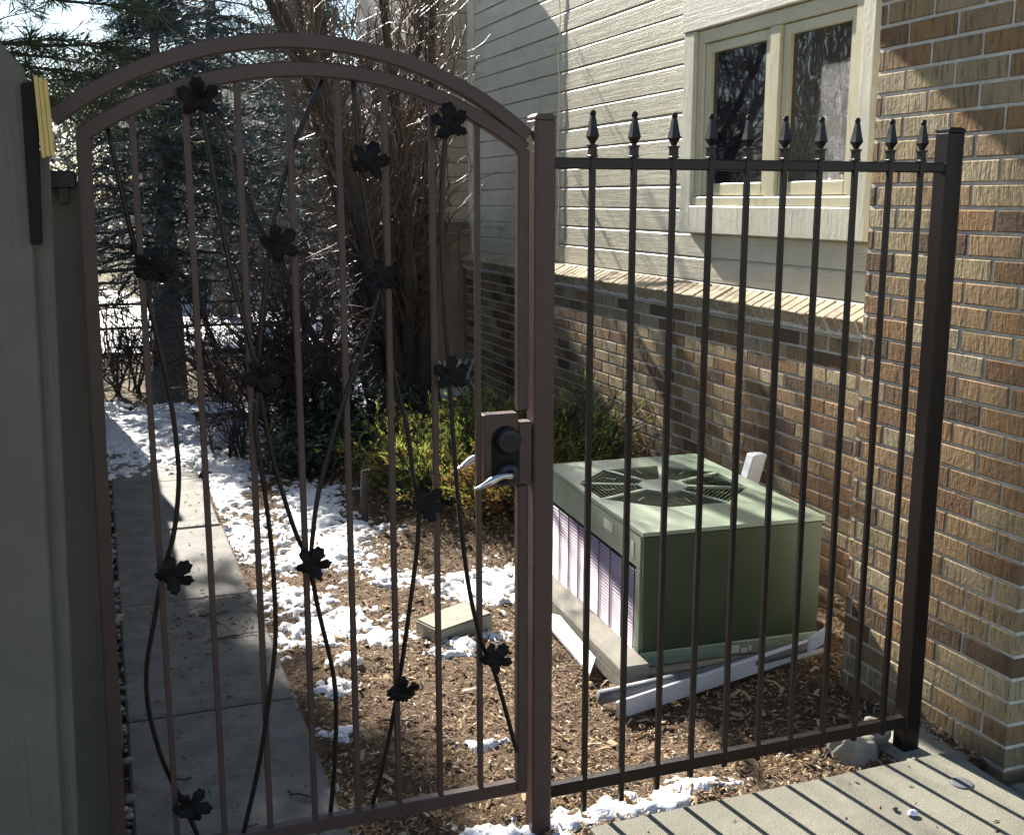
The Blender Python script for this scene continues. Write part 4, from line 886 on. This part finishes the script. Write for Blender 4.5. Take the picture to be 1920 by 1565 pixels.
# ------------------------------------------------------------------ background
wfz = empty('board_fence',(2.5,8.85,0),'brown board fence with grey cap rail at the far end of the house','fence')
x=2.02
while x<2.84:
    mb=MB(); mb.cbox(x,x+.11,8.86,8.88,0,1.30,c=.003); mb.build('board',MT['far_fence_wood'],wfz); x+=.113
mb=MB(); mb.cbox(1.98,2.89,8.82,8.93,1.31,1.40,c=.005); mb.build('cap_rail',MT['grey_wood'],wfz)
lat = empty('lattice',(2.62,8.55,0),'small white lattice panel leaning beside the juniper at the wall','lattice')
for k in range(5):
    mb=MB(); mb.tube([(2.48+.06*k,8.52,.04),(2.60+.06*k,8.56,.30)],.009,4); mb.build('slat',MT['white_vinyl'],lat)
    mb=MB(); mb.tube([(2.60+.06*k,8.535,.04),(2.48+.06*k,8.575,.30)],.009,4); mb.build('slat',MT['white_vinyl'],lat)
bh = empty('brown_building',(3.0,20,0),'low reddish brown building with horizontal courses beyond the snow','building')
mb=MB(); mb.box(.8,5.2,20.1,24,-.2,2.6); mb.build('wall',MT['mortar'],bh)
for k in range(18):
    mb=MB(); mb.box(.75,5.25,20.0+.004*(k%2),20.12,-.1+k*.15,.03+k*.15); mb.build('course',MT['far_fence_wood'],bh)
mb=MB(); mb.add([(.4,19.5,2.6),(5.6,19.5,2.6),(5.6,24.5,2.6),(.4,24.5,2.6),(.4,22,3.9),(5.6,22,3.9)],[(0,1,5,4),(2,3,4,5),(0,4,3),(1,2,5),(3,2,1,0)]); mb.build('roof',MT['bark'],bh)
nh = empty('neighbour_house',(9,26,0),'beige gabled neighbouring house far behind the clump tree','house')
mb=MB(); mb.add([(6.2,25,-.2),(13,25,-.2),(13,25,3.6),(9.6,25,6.6),(6.2,25,3.6),(6.2,33,-.2),(13,33,-.2),(13,33,3.6),(9.6,33,6.6),(6.2,33,3.6)],[(0,1,2,3,4),(9,8,7,6,5),(0,4,9,5),(1,6,7,2),(0,5,6,1)]); mb.build('wall',MT['bird_siding'],nh)
for s_ in (-1,1):
    mb=MB(); x0=9.6; e=4.0; mb.add([(x0,24.5,6.68),(x0+s_*e,24.5,3.15),(x0+s_*e,33.5,3.15),(x0,33.5,6.68),(x0,24.5,6.88),(x0+s_*e,24.5,3.35),(x0+s_*e,33.5,3.35),(x0,33.5,6.88)],[(0,1,2,3),(7,6,5,4),(0,4,5,1),(1,5,6,2),(2,6,7,3),(3,7,4,0)]); mb.build('roof_slope',MT['bark'],nh)
for x in (7.2,8.6):
    mb=MB(); mb.cbox(x,x+.9,24.95,25.02,1.0,2.3,c=.02); w_=mb.build('window',MT['trim_paint'],nh); mb=MB(); mb.cbox(x+.08,x+.82,24.93,24.96,1.08,2.22,c=.005); mb.build('pane',MT['glass'],w_)
rf = empty('rail_fence',(1,12.2,0),'dark low post and rail fence in front of the far snow','fence')
for zz in (.25,.5,.72):
    mb=MB(); mb.cbox(-3,3.4,12.19,12.22,zz,zz+.028,c=.004); mb.build('rail',MT['bark'],rf)
for x in (-2.5,-.9,.7,2.3):
    mb=MB(); mb.cbox(x,x+.09,12.225,12.31,-.1,.85,c=.006); mb.build('post',MT['bark'],rf)
# far wood as one mass
rg=np.random.default_rng(500); n=60000
X=rg.uniform(-40,60,n); Y_=rg.uniform(38,60,n); hh=2.5+5.5*fbm(X,Y_*0+3.,55,3,.22); Zc=rg.random(n)**1.0*hh
v,f=blades(np.stack([X,Y_,Zc],-1),rg.normal(0,1,(n,3))+np.array([0,0,.6]),rg.uniform(.3,.9,n),rg.uniform(.04,.16,n),rg); T=np.repeat(rg.random(n),4)
o=obj_np('distant_trees',v,f,MT['far_leaf'],None,False,T); tag(o,'hazy line of distant trees','trees',kind='stuff')
